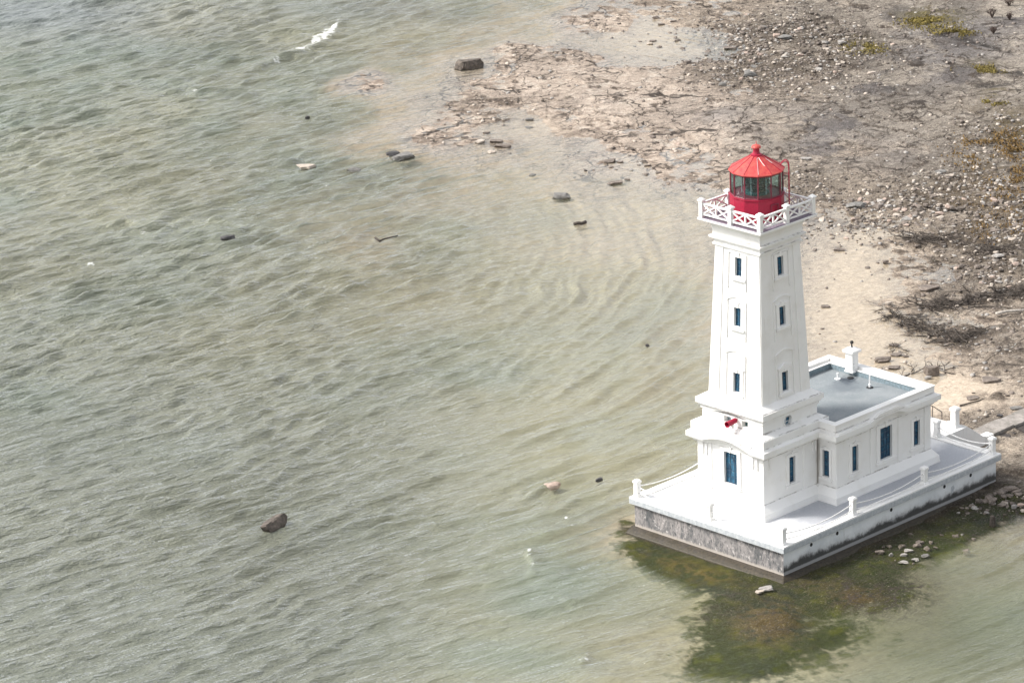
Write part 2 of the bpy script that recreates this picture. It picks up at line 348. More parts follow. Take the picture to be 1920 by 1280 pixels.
# a hand-surveyed height map of the cove (metres; surveyed in picture units, laid on the ground)
HM = [(0,0,-2.5),(0,300,-2.2),(0,640,-2.2),(0,1000,-2.2),(0,1280,-2.2),(300,0,-2.1),(300,200,-1.9),(300,450,-1.6),(300,800,-1.8),(300,1200,-1.8),
 (550,60,-1.5),(550,300,-1.1),(550,500,-1.0),(550,750,-1.2),(550,1000,-1.3),(550,1250,-1.4),(640,140,-.5),(675,150,.05),(655,150,.0),(690,142,.05),(705,156,.0),(672,162,.0),(650,40,-1.0),(760,150,-.35),(680,210,-.6),(600,130,-1.2),(610,205,-1.1),(560,165,-1.3),(650,192,-.9),(735,118,-.6),(640,115,-1.0),(580,90,-1.3),
 (800,60,-.7),(850,0,-.8),(1000,0,-.45),(900,70,-.5),(1085,45,.06),(1130,42,.10),(1165,45,.08),(1110,72,-.12),(1200,50,-.14),(1280,75,-.12),(1000,60,-.35),(1150,90,-.18),(1180,112,-.08),(1250,105,-.12),(1310,90,-.10),(1240,20,.06),(1290,30,.10),
 (900,130,-.12),(930,120,.0),(960,95,.05),(1000,110,.12),(1000,150,.18),(1100,150,.26),(1100,120,.15),(1200,150,.30),(1290,140,.18),(930,180,.08),(900,160,.0),(1010,205,.08),(980,220,-.08),(1050,230,.12),(1150,200,.3),
 (740,205,-.25),(800,190,-.08),(870,200,.03),(890,225,.04),(800,250,.06),(850,262,.05),(760,235,-.10),(715,260,-.3),(940,245,-.12),(1000,240,-.10),(935,268,.0),(900,285,-.15),(1000,290,-.18),(800,330,-.55),(700,320,-.8),(950,340,-.45),
 (1090,270,-.06),(1100,250,.05),(1200,265,.16),(1180,315,-.10),(1250,300,.06),(1290,325,.04),(1140,305,-.04),(1150,350,-.2),(1000,400,-.55),(1200,400,-.35),(1300,385,-.2),
 (700,450,-.55),(800,450,-.9),(1000,550,-.75),(1200,550,-.65),(900,700,-1.0),(1100,700,-.8),(1270,700,-.6),(1250,850,-.8),(1000,900,-1.0),(800,900,-1.1),(1000,1100,-1.1),(900,1250,-1.2),
 (1560,385,.05),(1560,405,-.05),(1600,440,-.10),(1560,500,-.16),(1560,600,-.18),(1630,620,-.09),(1650,520,-.04),(1610,480,-.03),(1700,440,.05),(1700,520,.02),(1690,590,.02),(1640,690,-.04),(1740,700,-.03),(1780,640,-.01),(1800,720,.06),(1850,660,.12),(1850,560,.26),(1900,450,.5),
 (1500,370,.16),(1600,350,.3),(1800,350,.55),(1400,250,.38),(1700,200,.75),(1900,200,1.0),(1500,60,.6),(1900,30,1.2),(1800,440,.28),(1400,320,.2),
 (1880,760,.25),(1900,860,.34),(1900,920,.18),(1860,920,.10),(1820,950,-.02),(1900,952,.0),(1900,990,-.3),(1780,985,-.14),(1700,1000,-.16),(1700,1045,-.15),(1800,1040,-.5),(1900,1150,-.9),(1620,1060,-.22),(1600,1200,-.55),(1500,1100,-.22),(1400,1130,-.16),(1440,1165,-.03),(1600,1118,-.01),(1640,1110,-.02),(1250,1010,-.35),(1220,1100,-.8),(1300,1250,-.7),(1480,1200,-.3),(1500,1260,-.7),(1700,1280,-.9),(1540,1160,-.35),(1350,1200,-.35)]
HM = np.array(HM, float)
H = np.zeros(PX.shape); W_ = np.zeros(PX.shape)
for a, b, hgt in HM:
    d2 = ((PX-a)**2+(2.3*(PY-b))**2)/1600.+.12
    k = d2**-1.9; H += k*hgt; W_ += k
H /= W_
def blob(cx, cy, rx, ry, rot=0.0):
    c, s = math.cos(rot), math.sin(rot); x = PX-cx; y = PY-cy
    return np.exp(-(((x*c+y*s)/rx)**2+((-x*s+y*c)/ry)**2))
nA = fbm(GX*.22, GY*.22, 3, 5); nB = fbm(GX*.9, GY*.9, 11, 5, .6); nC = fbm(GX*3.1, GY*3.1, 23, 3)
wx = GX+1.6*fbm(GX*.25, GY*.25, 31, 3); wy = GY+1.6*fbm(GX*.25, GY*.25, 37, 3)
f1, f2, cid = voronoi((wx*.8+wy*.6)*.10, (wy*.8-wx*.6)*.22, 5); crack = f2-f1
g1, g2, gid = voronoi(wx*.62+.8*nB, wy*.55, 9); gcr = g2-g1
land = sstep(-.42, .02, H)
rub = np.clip(1.0*blob(1430, 90, 130, 55)+.9*blob(1560, 110, 110, 60)+.8*blob(1390, 150, 70, 30)+1.0*blob(1680, 395, 200, 45)+1.1*blob(1880, 380, 120, 80)+1.0*blob(1870, 500, 90, 60)+.6*blob(1830, 610, 90, 45)
     +.7*blob(1880, 270, 70, 40)+.5*blob(1500, 345, 60, 25)+.7*blob(1890, 915, 60, 35)+.5*blob(1800, 940, 80, 20)+.6*blob(1780, 120, 60, 20)*0+.7*blob(1760, 840, 20, 10)*0+.6*blob(1840, 790, 40, 15), 0, 1)
rub = np.clip(rub*sstep(-.6, .5, nA*1.4+.4), 0, 1)
shelf = np.clip(blob(1080, 150, 220, 70)+blob(1120, 45, 80, 22)+blob(680, 150, 60, 26)+blob(810, 245, 110, 40)+blob(1250, 230, 160, 70)+blob(1250, 310, 120, 30), 0, 1)
grey = np.clip(blob(1520, 250, 110, 45)+blob(1700, 140, 140, 50)+blob(1800, 80, 160, 60)+.6*blob(1700, 300, 120, 30)+.7*blob(1340, 215, 60, 25)+.5*blob(1130, 185, 50, 20), 0, 1)
weed = np.clip(1.1*blob(1245, 1030, 80, 40, .25)+1.1*blob(1350, 1075, 110, 34, .25)+1.2*blob(1400, 1165, 110, 62)+1.1*blob(1540, 1105, 110, 40)+1.0*blob(1640, 1050, 150, 34, -.3)+.9*blob(1780, 985, 110, 30, -.3)
     +.75*blob(1390, 1215, 90, 26, -.2)+.55*blob(1680, 1110, 90, 40)+.5*blob(1560, 1190, 120, 35)+.35*blob(1340, 1255, 100, 30)+.4*blob(1180, 980, 30, 20), 0, 1.2)
weedz = np.clip(weed+.9*blob(1800, 975, 150, 34, -.3)+.4*blob(1480, 1255, 150, 40), 0, 1)
weedclear = np.clip(1.5*weedz+1.2*blob(1590, 560, 110, 220), 0, 1)
weed = np.clip(weed+.9*blob(1800, 975, 150, 34, -.3)+.5*blob(1480, 1255, 150, 40), 0, 1.2)
weed = sstep(.22, .62, weed*(1+.5*nA)+.46*nB+.22*nC-.08)
ochre = np.clip(1.2*blob(1440, 1160, 62, 34)+1.1*blob(1610, 1118, 46, 18)+.7*blob(1300, 1060, 90, 16, .3)+.4*blob(1540, 1090, 60, 16), 0, 1)
wrack = np.clip(1.2*blob(1745, 458, 70, 12)+1.1*blob(1690, 600, 50, 12, .5)+1.2*blob(1770, 635, 70, 14, .3)+1.2*blob(1840, 575, 110, 16)+1.0*blob(1835, 625, 40, 12)+blob(1858, 480, 30, 8)+blob(1640, 420, 60, 16)+blob(1680, 470, 50, 14)+blob(1720, 505, 50, 14)+blob(1770, 470, 50, 16)+.8*blob(1580, 467, 22, 6)+blob(1880, 670, 50, 26)+blob(1866, 708, 30, 10)+.8*blob(1890, 745, 60, 10)
     +.9*blob(925, 225, 50, 16)+.8*blob(820, 262, 50, 14)+.8*blob(870, 210, 40, 10)+.8*blob(1030, 110, 70, 10)+.7*blob(960, 190, 60, 7)+.6*blob(1090, 60, 60, 8)+.8*blob(1650, 690, 20, 10)+.5*blob(1160, 300, 40, 10)+.9*blob(1850, 480, 70, 40)*.6, 0, 1)
wrack = np.clip(wrack*sstep(-.25, .35, nB+.5*nA), 0, 1)
mossz = np.clip(1.2*blob(1745, 45, 60, 16, .1)+1.0*blob(1868, 190, 22, 8)+.7*blob(1840, 133, 40, 8)+.8*blob(1890, 265, 40, 40)+.5*blob(1620, 90, 40, 12), 0, 1)*sstep(-.3, .3, nB+.6*nA)
# relief
amp = .035+.05*land+.10*rub
hq = (H+.13*nA+.06*nB)*6; step_ = np.round(hq)/6; sedge = sstep(.10, .02, np.abs(hq-np.floor(hq)-.5))*sstep(-.1, .05, H)*sstep(-.15, .35, fbm(GX*.35, GY*.35, 99, 3)+.2)
H2 = H + sstep(-.1, .1, H)*(.80*(step_-H)) + .08*nA*np.clip(1.2-land, .3, 1) + amp*nB*.7 + .05*rub*nC
H2 += land*shelf*.05*(cid-.5) + land*.05*(gid-.5)*(1-.5*shelf)
line = sstep(.03, .0, crack+.02*nC)*land*np.clip(shelf+grey, 0, 1)*sstep(.0, .35, fbm(GX*.12, GY*.12, 91, 3)+.25*nB)
line2 = sstep(.06, .0, gcr)*land*(1-rub)*.6*sstep(-.1, .3, nA)
H2 -= .11*line+.045*line2
H2 += .10*wrack*(.5+nB)
H2 += rub*.10*(gid-.3)
H2 += .05*weed*nB
sand = np.clip(1.2*blob(1600, 560, 90, 150)+1.1*blob(1680, 700, 110, 70)+1.1*blob(1800, 740, 110, 36)+.9*blob(1640, 430, 50, 30)+1.0*blob(1230, 75, 70, 36)+.9*blob(990, 240, 60, 26)+.6*blob(1880, 845, 40, 20), 0, 1)*(1-np.clip(1.3*wrack, 0, 1))
flat_ = np.clip(1.3*blob(1590, 560, 80, 150)+1.2*blob(1660, 680, 110, 70)+.9*blob(1640, 430, 50, 30), 0, 1)
H2 = H2*(1-sand)+sand*np.where(H2 > 0, .35*H, H*.8)+sand*.015*nB
H2 = H2*(1-.9*flat_)+.9*flat_*(-.012+.02*nB+.012*nA)*(1-.0*sand)
land = land*(1-.85*sand)
deep = sstep(-.4, -1.4, H2)
def cl(r, g, b): return np.array([r, g, b])
def mixc(C, col, k): return C+(np.asarray(col)-C)*k[..., None]
C = np.zeros(PX.shape+(3,))+cl(.54, .455, .36)
C = mixc(C, cl(.43, .40, .27), sstep(-.35, -.8, H2)*(.6+.4*nA))
C = mixc(C, cl(.30, .31, .23), deep*.9)
C = mixc(C, cl(.52, .435, .36), land*np.clip(.45+shelf, 0, 1))
C = mixc(C, cl(.44, .388, .325), land*(1-shelf)*sstep(.15, .5, H2))
C = mixc(C, cl(.285, .268, .262), grey*land*sstep(-.45, .25, nA+.5*nB)*.95)
C = mixc(C, cl(.20, .165, .125), rub*land*.85)
C = mixc(C, cl(.10, .082, .062), rub*land*sstep(.05, .40, nB+.5*nC)*.85)
C = mixc(C, cl(.16, .13, .105), land*sstep(.14, .40, .7*nB+.7*nC-.08)*.7*(1-.5*np.clip(1.2*shelf, 0, 1)*(1-rub)))
C = mixc(C, cl(.60, .545, .475), land*sstep(.15, .5, -nB+.3*nC)*.5)
slatez = sstep(.35, .6, blob(1690, 38, 40, 18)+blob(1790, 90, 48, 18)+blob(1800, 152, 48, 20)+blob(1720, 2, 60, 9)+.9*blob(1905, 60, 40, 12)+.8*blob(1640, 180, 50, 16)+.8*blob(1560, 240, 70, 22)+.8*blob(1540, 285, 50, 14)+.3*nB+.15*nC)*land
C = mixc(C, cl(.165, .152, .153), slatez*.8)
C = mixc(C, cl(.12, .09, .065), wrack*.9*sstep(-.4, .25, nC+nB))
C = mixc(C, cl(.16, .115, .085), land*(1-sand)*sstep(.09, .0, np.abs(H2-.015))*.55*sstep(-.2, .35, nB+.4*nC))
C = mixc(C, cl(.085, .065, .052), np.clip(sedge*(1-sand)*land*.9, 0, 1))
C = mixc(C, cl(.055, .048, .045), np.clip(line*1.1+line2*.8, 0, 1))
C = mixc(C, cl(.15, .125, .03), mossz*.85)
C = mixc(C, cl(.25, .25, .16), np.clip(1.3*blob(1380, 1110, 300, 160)*(1-land*sstep(-.02, .05, H2)), 0, 1)*.85)
C = mixc(C, cl(.125, .13, .075), np.clip(1.6*blob(1790, 1120, 300, 150), 0, 1)*.85)
C = mixc(C, cl(.022, .033, .004), weed*.98)
C = mixc(C, cl(.065, .075, .005), weed*sstep(.0, .5, nB)*.85)
C = mixc(C, cl(.02, .03, .018), weed*sstep(.1, .5, -nA-.4*nB)*.8)
C = mixc(C, cl(.125, .085, .025), ochre*.9*sstep(-.7, .2, nB+nC))
dk = np.clip(blob(1905, 150, 50, 8, .1)+blob(1860, 175, 50, 6, -.1)+blob(1772, 10, 40, 6)+blob(1640, 95, 0.1, 1)+blob(1840, 98, 70, 4, .25), 0, 1)
C = mixc(C, cl(.03, .03, .032), dk*sstep(-.4, .2, nB)); H2 -= .25*dk
foot = np.clip(1.1*blob(1330, 1030, 150, 13, .30)+blob(1230, 1000, 60, 10, .3)+blob(1800, 935, 140, 18, -.42)*1.1+blob(1690, 985, 80, 14, -.42)+blob(1580, 1030, 80, 14, -.42), 0, 1)*sstep(-.7, .2, nB)
C = mixc(C, cl(.07, .052, .042), foot*.85)
C *= (1+.10*nC+land*(1-sand)*(.30*(cid-.5)+.16*(gid-.5)))[..., None]
C *= (1-np.clip(land*sstep(-.02, .05, H2), 0, 1)*(.12+.16*(1-np.clip(1.3*shelf, 0, 1))*(1-sand)))[..., None]
C = mixc(C, cl(.17, .125, .07), .55*np.clip(blob(1880, 330, 90, 130)+.5*blob(1780, 400, 120, 40), 0, 1)*land*sstep(-.3, .4, nA+nB))
C = np.clip(C, .005, .9)
INP = ((GX > 1.2) & (GX < 24.8) & (GY > 1.2) & (GY < 14.9))
H2 = np.where(INP, np.minimum(H2, -.3), H2)

def grid_mesh(name, Z, attrs, mat):
    ny, nx = Z.shape
    me = bpy.data.meshes.new(name); me.vertices.add(nx*ny)
    me.vertices.foreach_set('co', np.stack([GX, GY, Z], -1).astype(np.float32).ravel())
    i = np.arange((ny-1)*(nx-1)); r, c = i//(nx-1), i % (nx-1); a = r*nx+c
    q = np.stack([a, a+nx, a+nx+1, a+1], -1)[:, ::-1]
    # orientation: s to the right, t away -> counter-clockwise seen from above is (a, a+1, a+1+nx, a+nx)
    me.loops.add(q.size); me.loops.foreach_set('vertex_index', q.astype(np.int32).ravel())
    me.polygons.add(len(q)); me.polygons.foreach_set('loop_start', (np.arange(len(q))*4).astype(np.int32))
    me.polygons.foreach_set('use_smooth', np.ones(len(q), bool))
    me.update(calc_edges=True)
    for nm, arr in attrs.items():
        if arr.ndim == 3:
            at_ = me.attributes.new(nm, 'FLOAT_COLOR', 'POINT'); v = np.ones(arr.shape[:2]+(4,), np.float32); v[..., :3] = arr; at_.data.foreach_set('color', v.ravel())
        else:
            at_ = me.attributes.new(nm, 'FLOAT', 'POINT'); at_.data.foreach_set('value', arr.astype(np.float32).ravel())
    me.validate(); return link(name, me, mat)
def mat_ground():
    b = NB('limestone_and_sand'); col = b.attr('tint').outputs['Color']; rg = b.attr('rough_zone').outputs['Fac']; cz = b.attr('crack_zone').outputs['Fac']
    n = b.noise(1.6, 6, .7); f = b.noise(6, 5, .75); st = b.noise(3.2, 5, .7, stretch=(.55, 1.5, 1))
    c = b.mix(b.ramp(n, .3, .72), b.mix(1.0, col, lin(.78, .77, .76), 'MULTIPLY'), b.mix(1.0, col, lin(1.14, 1.13, 1.12), 'MULTIPLY'))
    c = b.mix(b.math('MULTIPLY', b.math('MULTIPLY', b.ramp(st, .56, .64), rg), .55), c, lin(.085, .07, .06))
    c = b.mix(b.math('MULTIPLY', b.math('MULTIPLY', b.ramp(f, .55, .62), rg), .72), c, lin(.07, .058, .048))
    f3 = b.noise(5.5, 6, .8, stretch=(.6, 1.6, 1)); c = b.mix(b.math('MULTIPLY', b.math('MULTIPLY', b.ramp(f3, .545, .60), rg), .78), c, lin(.06, .05, .042))
    c = b.mix(b.math('MULTIPLY', b.math('MULTIPLY', b.ramp(f, .46, .30), rg), .45), c, lin(.64, .58, .51))
    dn = b.n('ShaderNodeTexNoise'); b.put(dn.inputs['Vector'], b.pos()); dn.inputs['Scale'].default_value = .5; dn.inputs['Detail'].default_value = 5
    for sc_, wd_, am_, dd_ in ((.13, .017, 1.0, 2.2), (.40, .026, .85, 1.2)):
        va = b.n('ShaderNodeVectorMath', operation='MULTIPLY_ADD'); b.put(va.inputs[0], dn.outputs['Color']); va.inputs[1].default_value = (dd_*2, dd_*2, 0); b.put(va.inputs[2], b.pos())
        mpv = b.n('ShaderNodeMapping'); mpv.inputs['Rotation'].default_value = (0, 0, -.8); mpv.inputs['Scale'].default_value = (.55, 1.0, .01); b.put(mpv.inputs['Vector'], va.outputs[0])
        vo = b.n('ShaderNodeTexVoronoi', feature='DISTANCE_TO_EDGE'); vo.inputs['Scale'].default_value = sc_; b.put(vo.inputs['Vector'], mpv.outputs[0])
        ln = b.ramp(vo.outputs['Distance'], wd_, wd_*.3); msk = b.ramp(b.noise(.3, 4, .65), .38, .52)
        c = b.mix(b.math('MULTIPLY', b.math('MULTIPLY', ln, msk), b.math('MULTIPLY', cz, am_)), c, lin(.055, .045, .038))
    for sc_, wd_, am_, st_ in ((.55, .016, .85, (.7, 1.3, 1)), (1.5, .018, .7, (.6, 1.5, 1)), (4.0, .03, .55, (.7, 1.4, 1))):
        ln = b.noise(sc_, 5, .62, stretch=st_, dist=.6); ln = b.ramp(b.math('ABSOLUTE', b.math('SUBTRACT', ln, .5)), wd_, wd_*.25)
        msk = b.ramp(b.noise(sc_*.6, 3, .6), .44, .60)
        c = b.mix(b.math('MULTIPLY', b.math('MULTIPLY', ln, msk), b.math('MULTIPLY', b.math('MAXIMUM', rg, b.math('MULTIPLY', cz, .8)), am_)), c, lin(.065, .052, .045))
    h = b.math('ADD', b.math('MULTIPLY', n, .6), b.math('ADD', st, b.math('MULTIPLY', f, .5)))
    return b.pbr(c, .9, normal=b.bump(b.math('MULTIPLY', h, rg), 1.0, .26), spec=.2)
ground = grid_mesh('ground', H2, {'tint': C, 'crack_zone': np.clip(land*(1-.8*rub)*(1-sand), 0, 1), 'rough_zone': np.clip(land*(.80+.5*rub)*(1-.55*np.clip(1.2*shelf, 0, 1)*(1-rub))+.15+.08*weed, 0, 1)}, mat_ground()); tag(ground, kind='structure')

# ---- water surface
DEPTH = np.clip(-H2, 0, 4)
def peaky(p): return (np.exp(1.8*np.sin(p))-1.99)/2.9
rng = np.random.RandomState(4)
wl = np.clip(1-sstep(700, 1150, PX+.25*(PY-640)), 0, 1)          # offshore swell on the left, bent waves in the cove
calm = sstep(.03, .55, DEPTH)*(.25+.75*np.clip(1-blob(1600, 560, 120, 200)-.5*blob(1800, 1180, 300, 120), 0, 1))
lee = 1-.75*np.clip(blob(1700, 1150, 260, 140)+blob(1600, 560, 140, 220)+.4*blob(900, 420, 120, 60), 0, 1)
Z = np.zeros(PX.shape)
Lx, Ly = SS, TT-330.
warp = 1.1*fbm(GX*.07, GY*.07, 51, 2)+.35*fbm(GX*.3, GY*.3, 52, 2)
for i in range(30):                                             # plane set
    lam = 1.0*(6.2/1.0)**(rng.rand()**1.35); al = math.radians(46+rng.randn()*(3.5 if lam > 2.5 else 6)); k = 2*math.pi/lam
    nx_, ny_ = -math.sin(al), math.cos(al)
    env = .55+.9*np.clip(vnoise(GX*.09+i*7.7, GY*.05+i*3.1, 60+i), 0, 1)
    Z += wl*env*(.0160*lam**.62)*peaky(k*(Lx*nx_+Ly*ny_+warp*(.5+.3*lam))+rng.rand()*6.28)
c0 = at(-40, 470)[:2]
for i in range(26):                                             # set bent round the point
    lam = 1.15*(3.4/1.15)**(rng.rand()**1.2); ox, oy = c0[0]+rng.randn()*7, c0[1]+rng.randn()*7
    env = .25+1.2*np.clip(vnoise(GX*.10+i*5.7, GY*.10+i*2.1, 90+i), 0, 1)
    Z += (1-wl)*env*(.0165*lam**.80)*peaky(2*math.pi/lam*(np.hypot(GX-ox, GY-oy)+warp*1.1)+rng.rand()*6.28)
for i in range(26):                                             # wind ripples
    lam = rng.uniform(1.0, 2.3); al = math.radians(31+rng.randn()*4); k = 2*math.pi/lam
    env = .3+1.2*np.clip(vnoise(GX*.16+i*3.7, GY*.16+i*9.1, 130+i), 0, 1)**1.5
    Z += (.25+.75*wl)*env*.0150*lam*peaky(k*(-Lx*math.sin(al)+Ly*math.cos(al)+.6*warp)+rng.rand()*6.28)
Z += .012*fbm(GX*1.3, GY*1.3, 77, 3)*(1-.5*wl)
Z *= .75+.6*np.clip(vnoise(GX*.05, GY*.05, 203), 0, 1)
Z = Z*lee*sstep(.02, .5, DEPTH+.05)
def crest(pts, hgt, wid):                                       # one steep small breaker along a drawn line
    global Z
    P = [at(*p)[:2] for p in pts]; best = np.full(Z.shape, 1e9); sgn = np.zeros(Z.shape); tt = np.zeros(Z.shape)
    m = (PX > min(p[0] for p in pts)-80) & (PX < max(p[0] for p in pts)+80) & (PY > min(p[1] for p in pts)-60) & (PY < max(p[1] for p in pts)+60)
    gx, gy = GX[m], GY[m]; b_ = np.full(gx.shape, 1e9); s_ = np.zeros(gx.shape); t_ = np.zeros(gx.shape); n_ = len(P)-1
    for j in range(n_):
        a, b = P[j], P[j+1]; d = b-a; L = np.hypot(*d); d = d/L
        t = np.clip((gx-a[0])*d[0]+(gy-a[1])*d[1], 0, L); ex, ey = gx-a[0]-t*d[0], gy-a[1]-t*d[1]; r = np.hypot(ex, ey)
        sd = np.sign(-d[1]*ex+d[0]*ey); u = r < b_
        b_ = np.where(u, r, b_); s_ = np.where(u, sd, s_); t_ = np.where(u, (j+t/L)/n_, t_)
    q = b_*s_+.35*fbm(gx*.6, gy*.6, 5, 3)                       # q > 0 is the far (seaward) side
    prof = np.where(q > 0, np.exp(-(q/(wid*2.4))**2), np.exp(-(q/(wid*.75))**2))
    Z[m] += hgt*prof*np.sin(np.pi*np.clip(t_, .03, .97))**.7
CRESTS = [([(0,118),(40,108),(85,92)],.30,.8),([(155,105),(185,94),(220,80)],.26,.7),([(440,150),(500,122),(560,104),(600,90),(640,48)],.34,.7),
 ([(200,428),(235,416),(270,420)],.26,.7),([(270,418),(360,412),(470,425),(560,430)],.12,.6),([(545,200),(600,175),(650,150)],.16,.6),([(610,122),(700,90),(780,62)],.13,.5),([(690,82),(740,72),(820,62)],.10,.5),
 ([(340,180),(400,168),(450,150)],.12,.6),([(210,688),(240,678),(290,662)],.15,.7),([(860,280),(980,282),(1060,330)],.06,.6),([(985,1030),(995,1050),(1000,1085)],.20,.5),([(1000,1105),(1045,1080),(1070,1060)],.14,.6),
 ([(1040,1112),(1070,1130),(1095,1145)],.09,.5),([(1085,1255),(1100,1238),(1106,1218)],.22,.5),([(1106,1222),(1160,1226),(1215,1240)],.12,.6),([(1222,1260),(1232,1225),(1234,1200)],.17,.5),([(1060,1280),(1110,1268),(1180,1274)],.20,.6),
 ([(1005,1010),(1040,1000),(1072,988)],.14,.5),([(1150,1050),(1160,1038),(1205,1010)],.14,.5),([(1275,1255),(1290,1220),(1300,1180)],.10,.5),([(1310,1270),(1330,1230),(1320,1180)],.10,.5),([(1040,690),(1080,650),(1130,610)],.08,.5),([(1180,690),(1220,640),(1260,590)],.08,.5),([(1050,760),(1080,710),(1090,690)],.09,.5),
 ([(1215,650),(1235,620),(1260,590)],.07,.4),([(860,240),(800,300),(720,300)],.06,.6),([(100,505),(150,500),(180,490)],.14,.6),([(620,1000),(700,965),(780,930)],.07,.7),([(1250,800),(1290,770),(1320,740)],.08,.5)]
for cpts, hh, ww in CRESTS: crest(cpts, hh*1.45, ww*.9)
for i in range(46):
    qx, qy = rng.uniform(-20, 760), rng.uniform(10, 1270); L = rng.uniform(40, 130); sl_ = -.30+rng.randn()*.06-.10*(qy/1280)
    crest([(qx+L*t, qy+L*t*sl_-8*math.sin(math.pi*t)*rng.uniform(.2, 1)) for t in (0, .5, 1)], rng.uniform(.07, .17), rng.uniform(.35, .6))
for i in range(22):
    qx, qy = rng.uniform(760, 1250), rng.uniform(420, 1000); L = rng.uniform(30, 90); sl_ = -.62+rng.randn()*.12
    crest([(qx+L*t, qy+L*t*sl_+6*math.sin(math.pi*t)) for t in (0, .5, 1)], rng.uniform(.04, .085), rng.uniform(.3, .5))
# foam
FO = np.zeros(PX.shape)
for fx, fy, rx, ry, rot, am in [(600,76,34,12,-.6,1.5),(628,52,16,7,-.9,1.4),(575,93,20,6,-.3,1.1),(516,119,12,4,-.4,.8),(362,168,10,5,0,1),(270,433,15,8,.1,.9),(168,495,9,6,0,1),(130,507,8,3,0,.6),(641,279,6,5,0,1),(225,420,12,4,-.3,.5),
   (1069,988,8,6,0,1.2),(1061,968,3,6,0,.9),(992,1038,4,12,.15,1),(998,1062,6,9,.2,1),(1002,1078,5,6,0,.8),(980,1062,6,4,0,.7),(1100,1236,5,14,.5,1),(1085,1240,8,6,0,.6),(1233,1215,4,12,.2,.8),(1160,1040,5,6,0,.8),(1283,1046,3,6,0,.8),(1280,1066,3,4,0,.8),
   (1075,712,4,10,.2,.9),(1105,776,5,5,0,.8),(1216,650,3,4,0,.5),(697,205,6,3,0,.6),(693,196,4,3,0,.6),(1300,1262,14,3,0,.7),(690,84,12,3,-.2,.6),(1126,898,6,3,0,.3),(625,130,7,5,0,.6),(690,398,10,7,-.3,.45),(238,680,10,3,-.2,.4),(745,290,8,3,0,.35),(1088,1146,6,3,0,.5)]:
    FO = np.maximum(FO, am*blob(fx, fy, rx*1.3, ry*.85, rot))
FO = FO*(.55+.9*np.clip(fbm(GX*1.6, GY*1.6, 71, 4)+.35, 0, 1.2))
Z += .05*FO
WC = np.zeros(PX.shape+(3,))+cl(.335, .33, .225)
wn = fbm(GX*.06, GY*.06, 83, 4); wn2 = fbm(GX*.25, GY*.25, 87, 4)
WC = mixc(WC, cl(.26, .268, .205), wl*.85)
WC = mixc(WC, cl(.175, .23, .19), np.clip(.18+.9*wn+.3*wn2, 0, 1)*.75)
WC = mixc(WC, cl(.37, .35, .235), np.clip(.9*(-wn)+.4*wn2, 0, 1)*.7)
WC = mixc(WC, cl(.20, .212, .17), np.clip(wl*sstep(420, 1000, PY+.35*(500-PX)), 0, 1)*.85)
WC = mixc(WC, cl(.22, .25, .255), np.clip(blob(60, 20, 300, 60)+.7*blob(700, 10, 160, 30), 0, 1)*.8)
WC = mixc(WC, cl(.17, .215, .17), np.clip(.9*blob(1060, 1080, 150, 80)+.8*blob(1020, 1240, 200, 50)+.5*blob(60, 740, 100, 40), 0, 1)*.8)
WC = mixc(WC, cl(.105, .118, .062), np.clip(blob(1750, 1180, 330, 140), 0, 1)*.75)
WC = mixc(WC, cl(.21, .25, .205), np.clip(blob(780, 330, 180, 40)+.8*blob(430, 440, 220, 40)+.8*blob(880, 180, 0.1, 1), 0, 1)*.6)
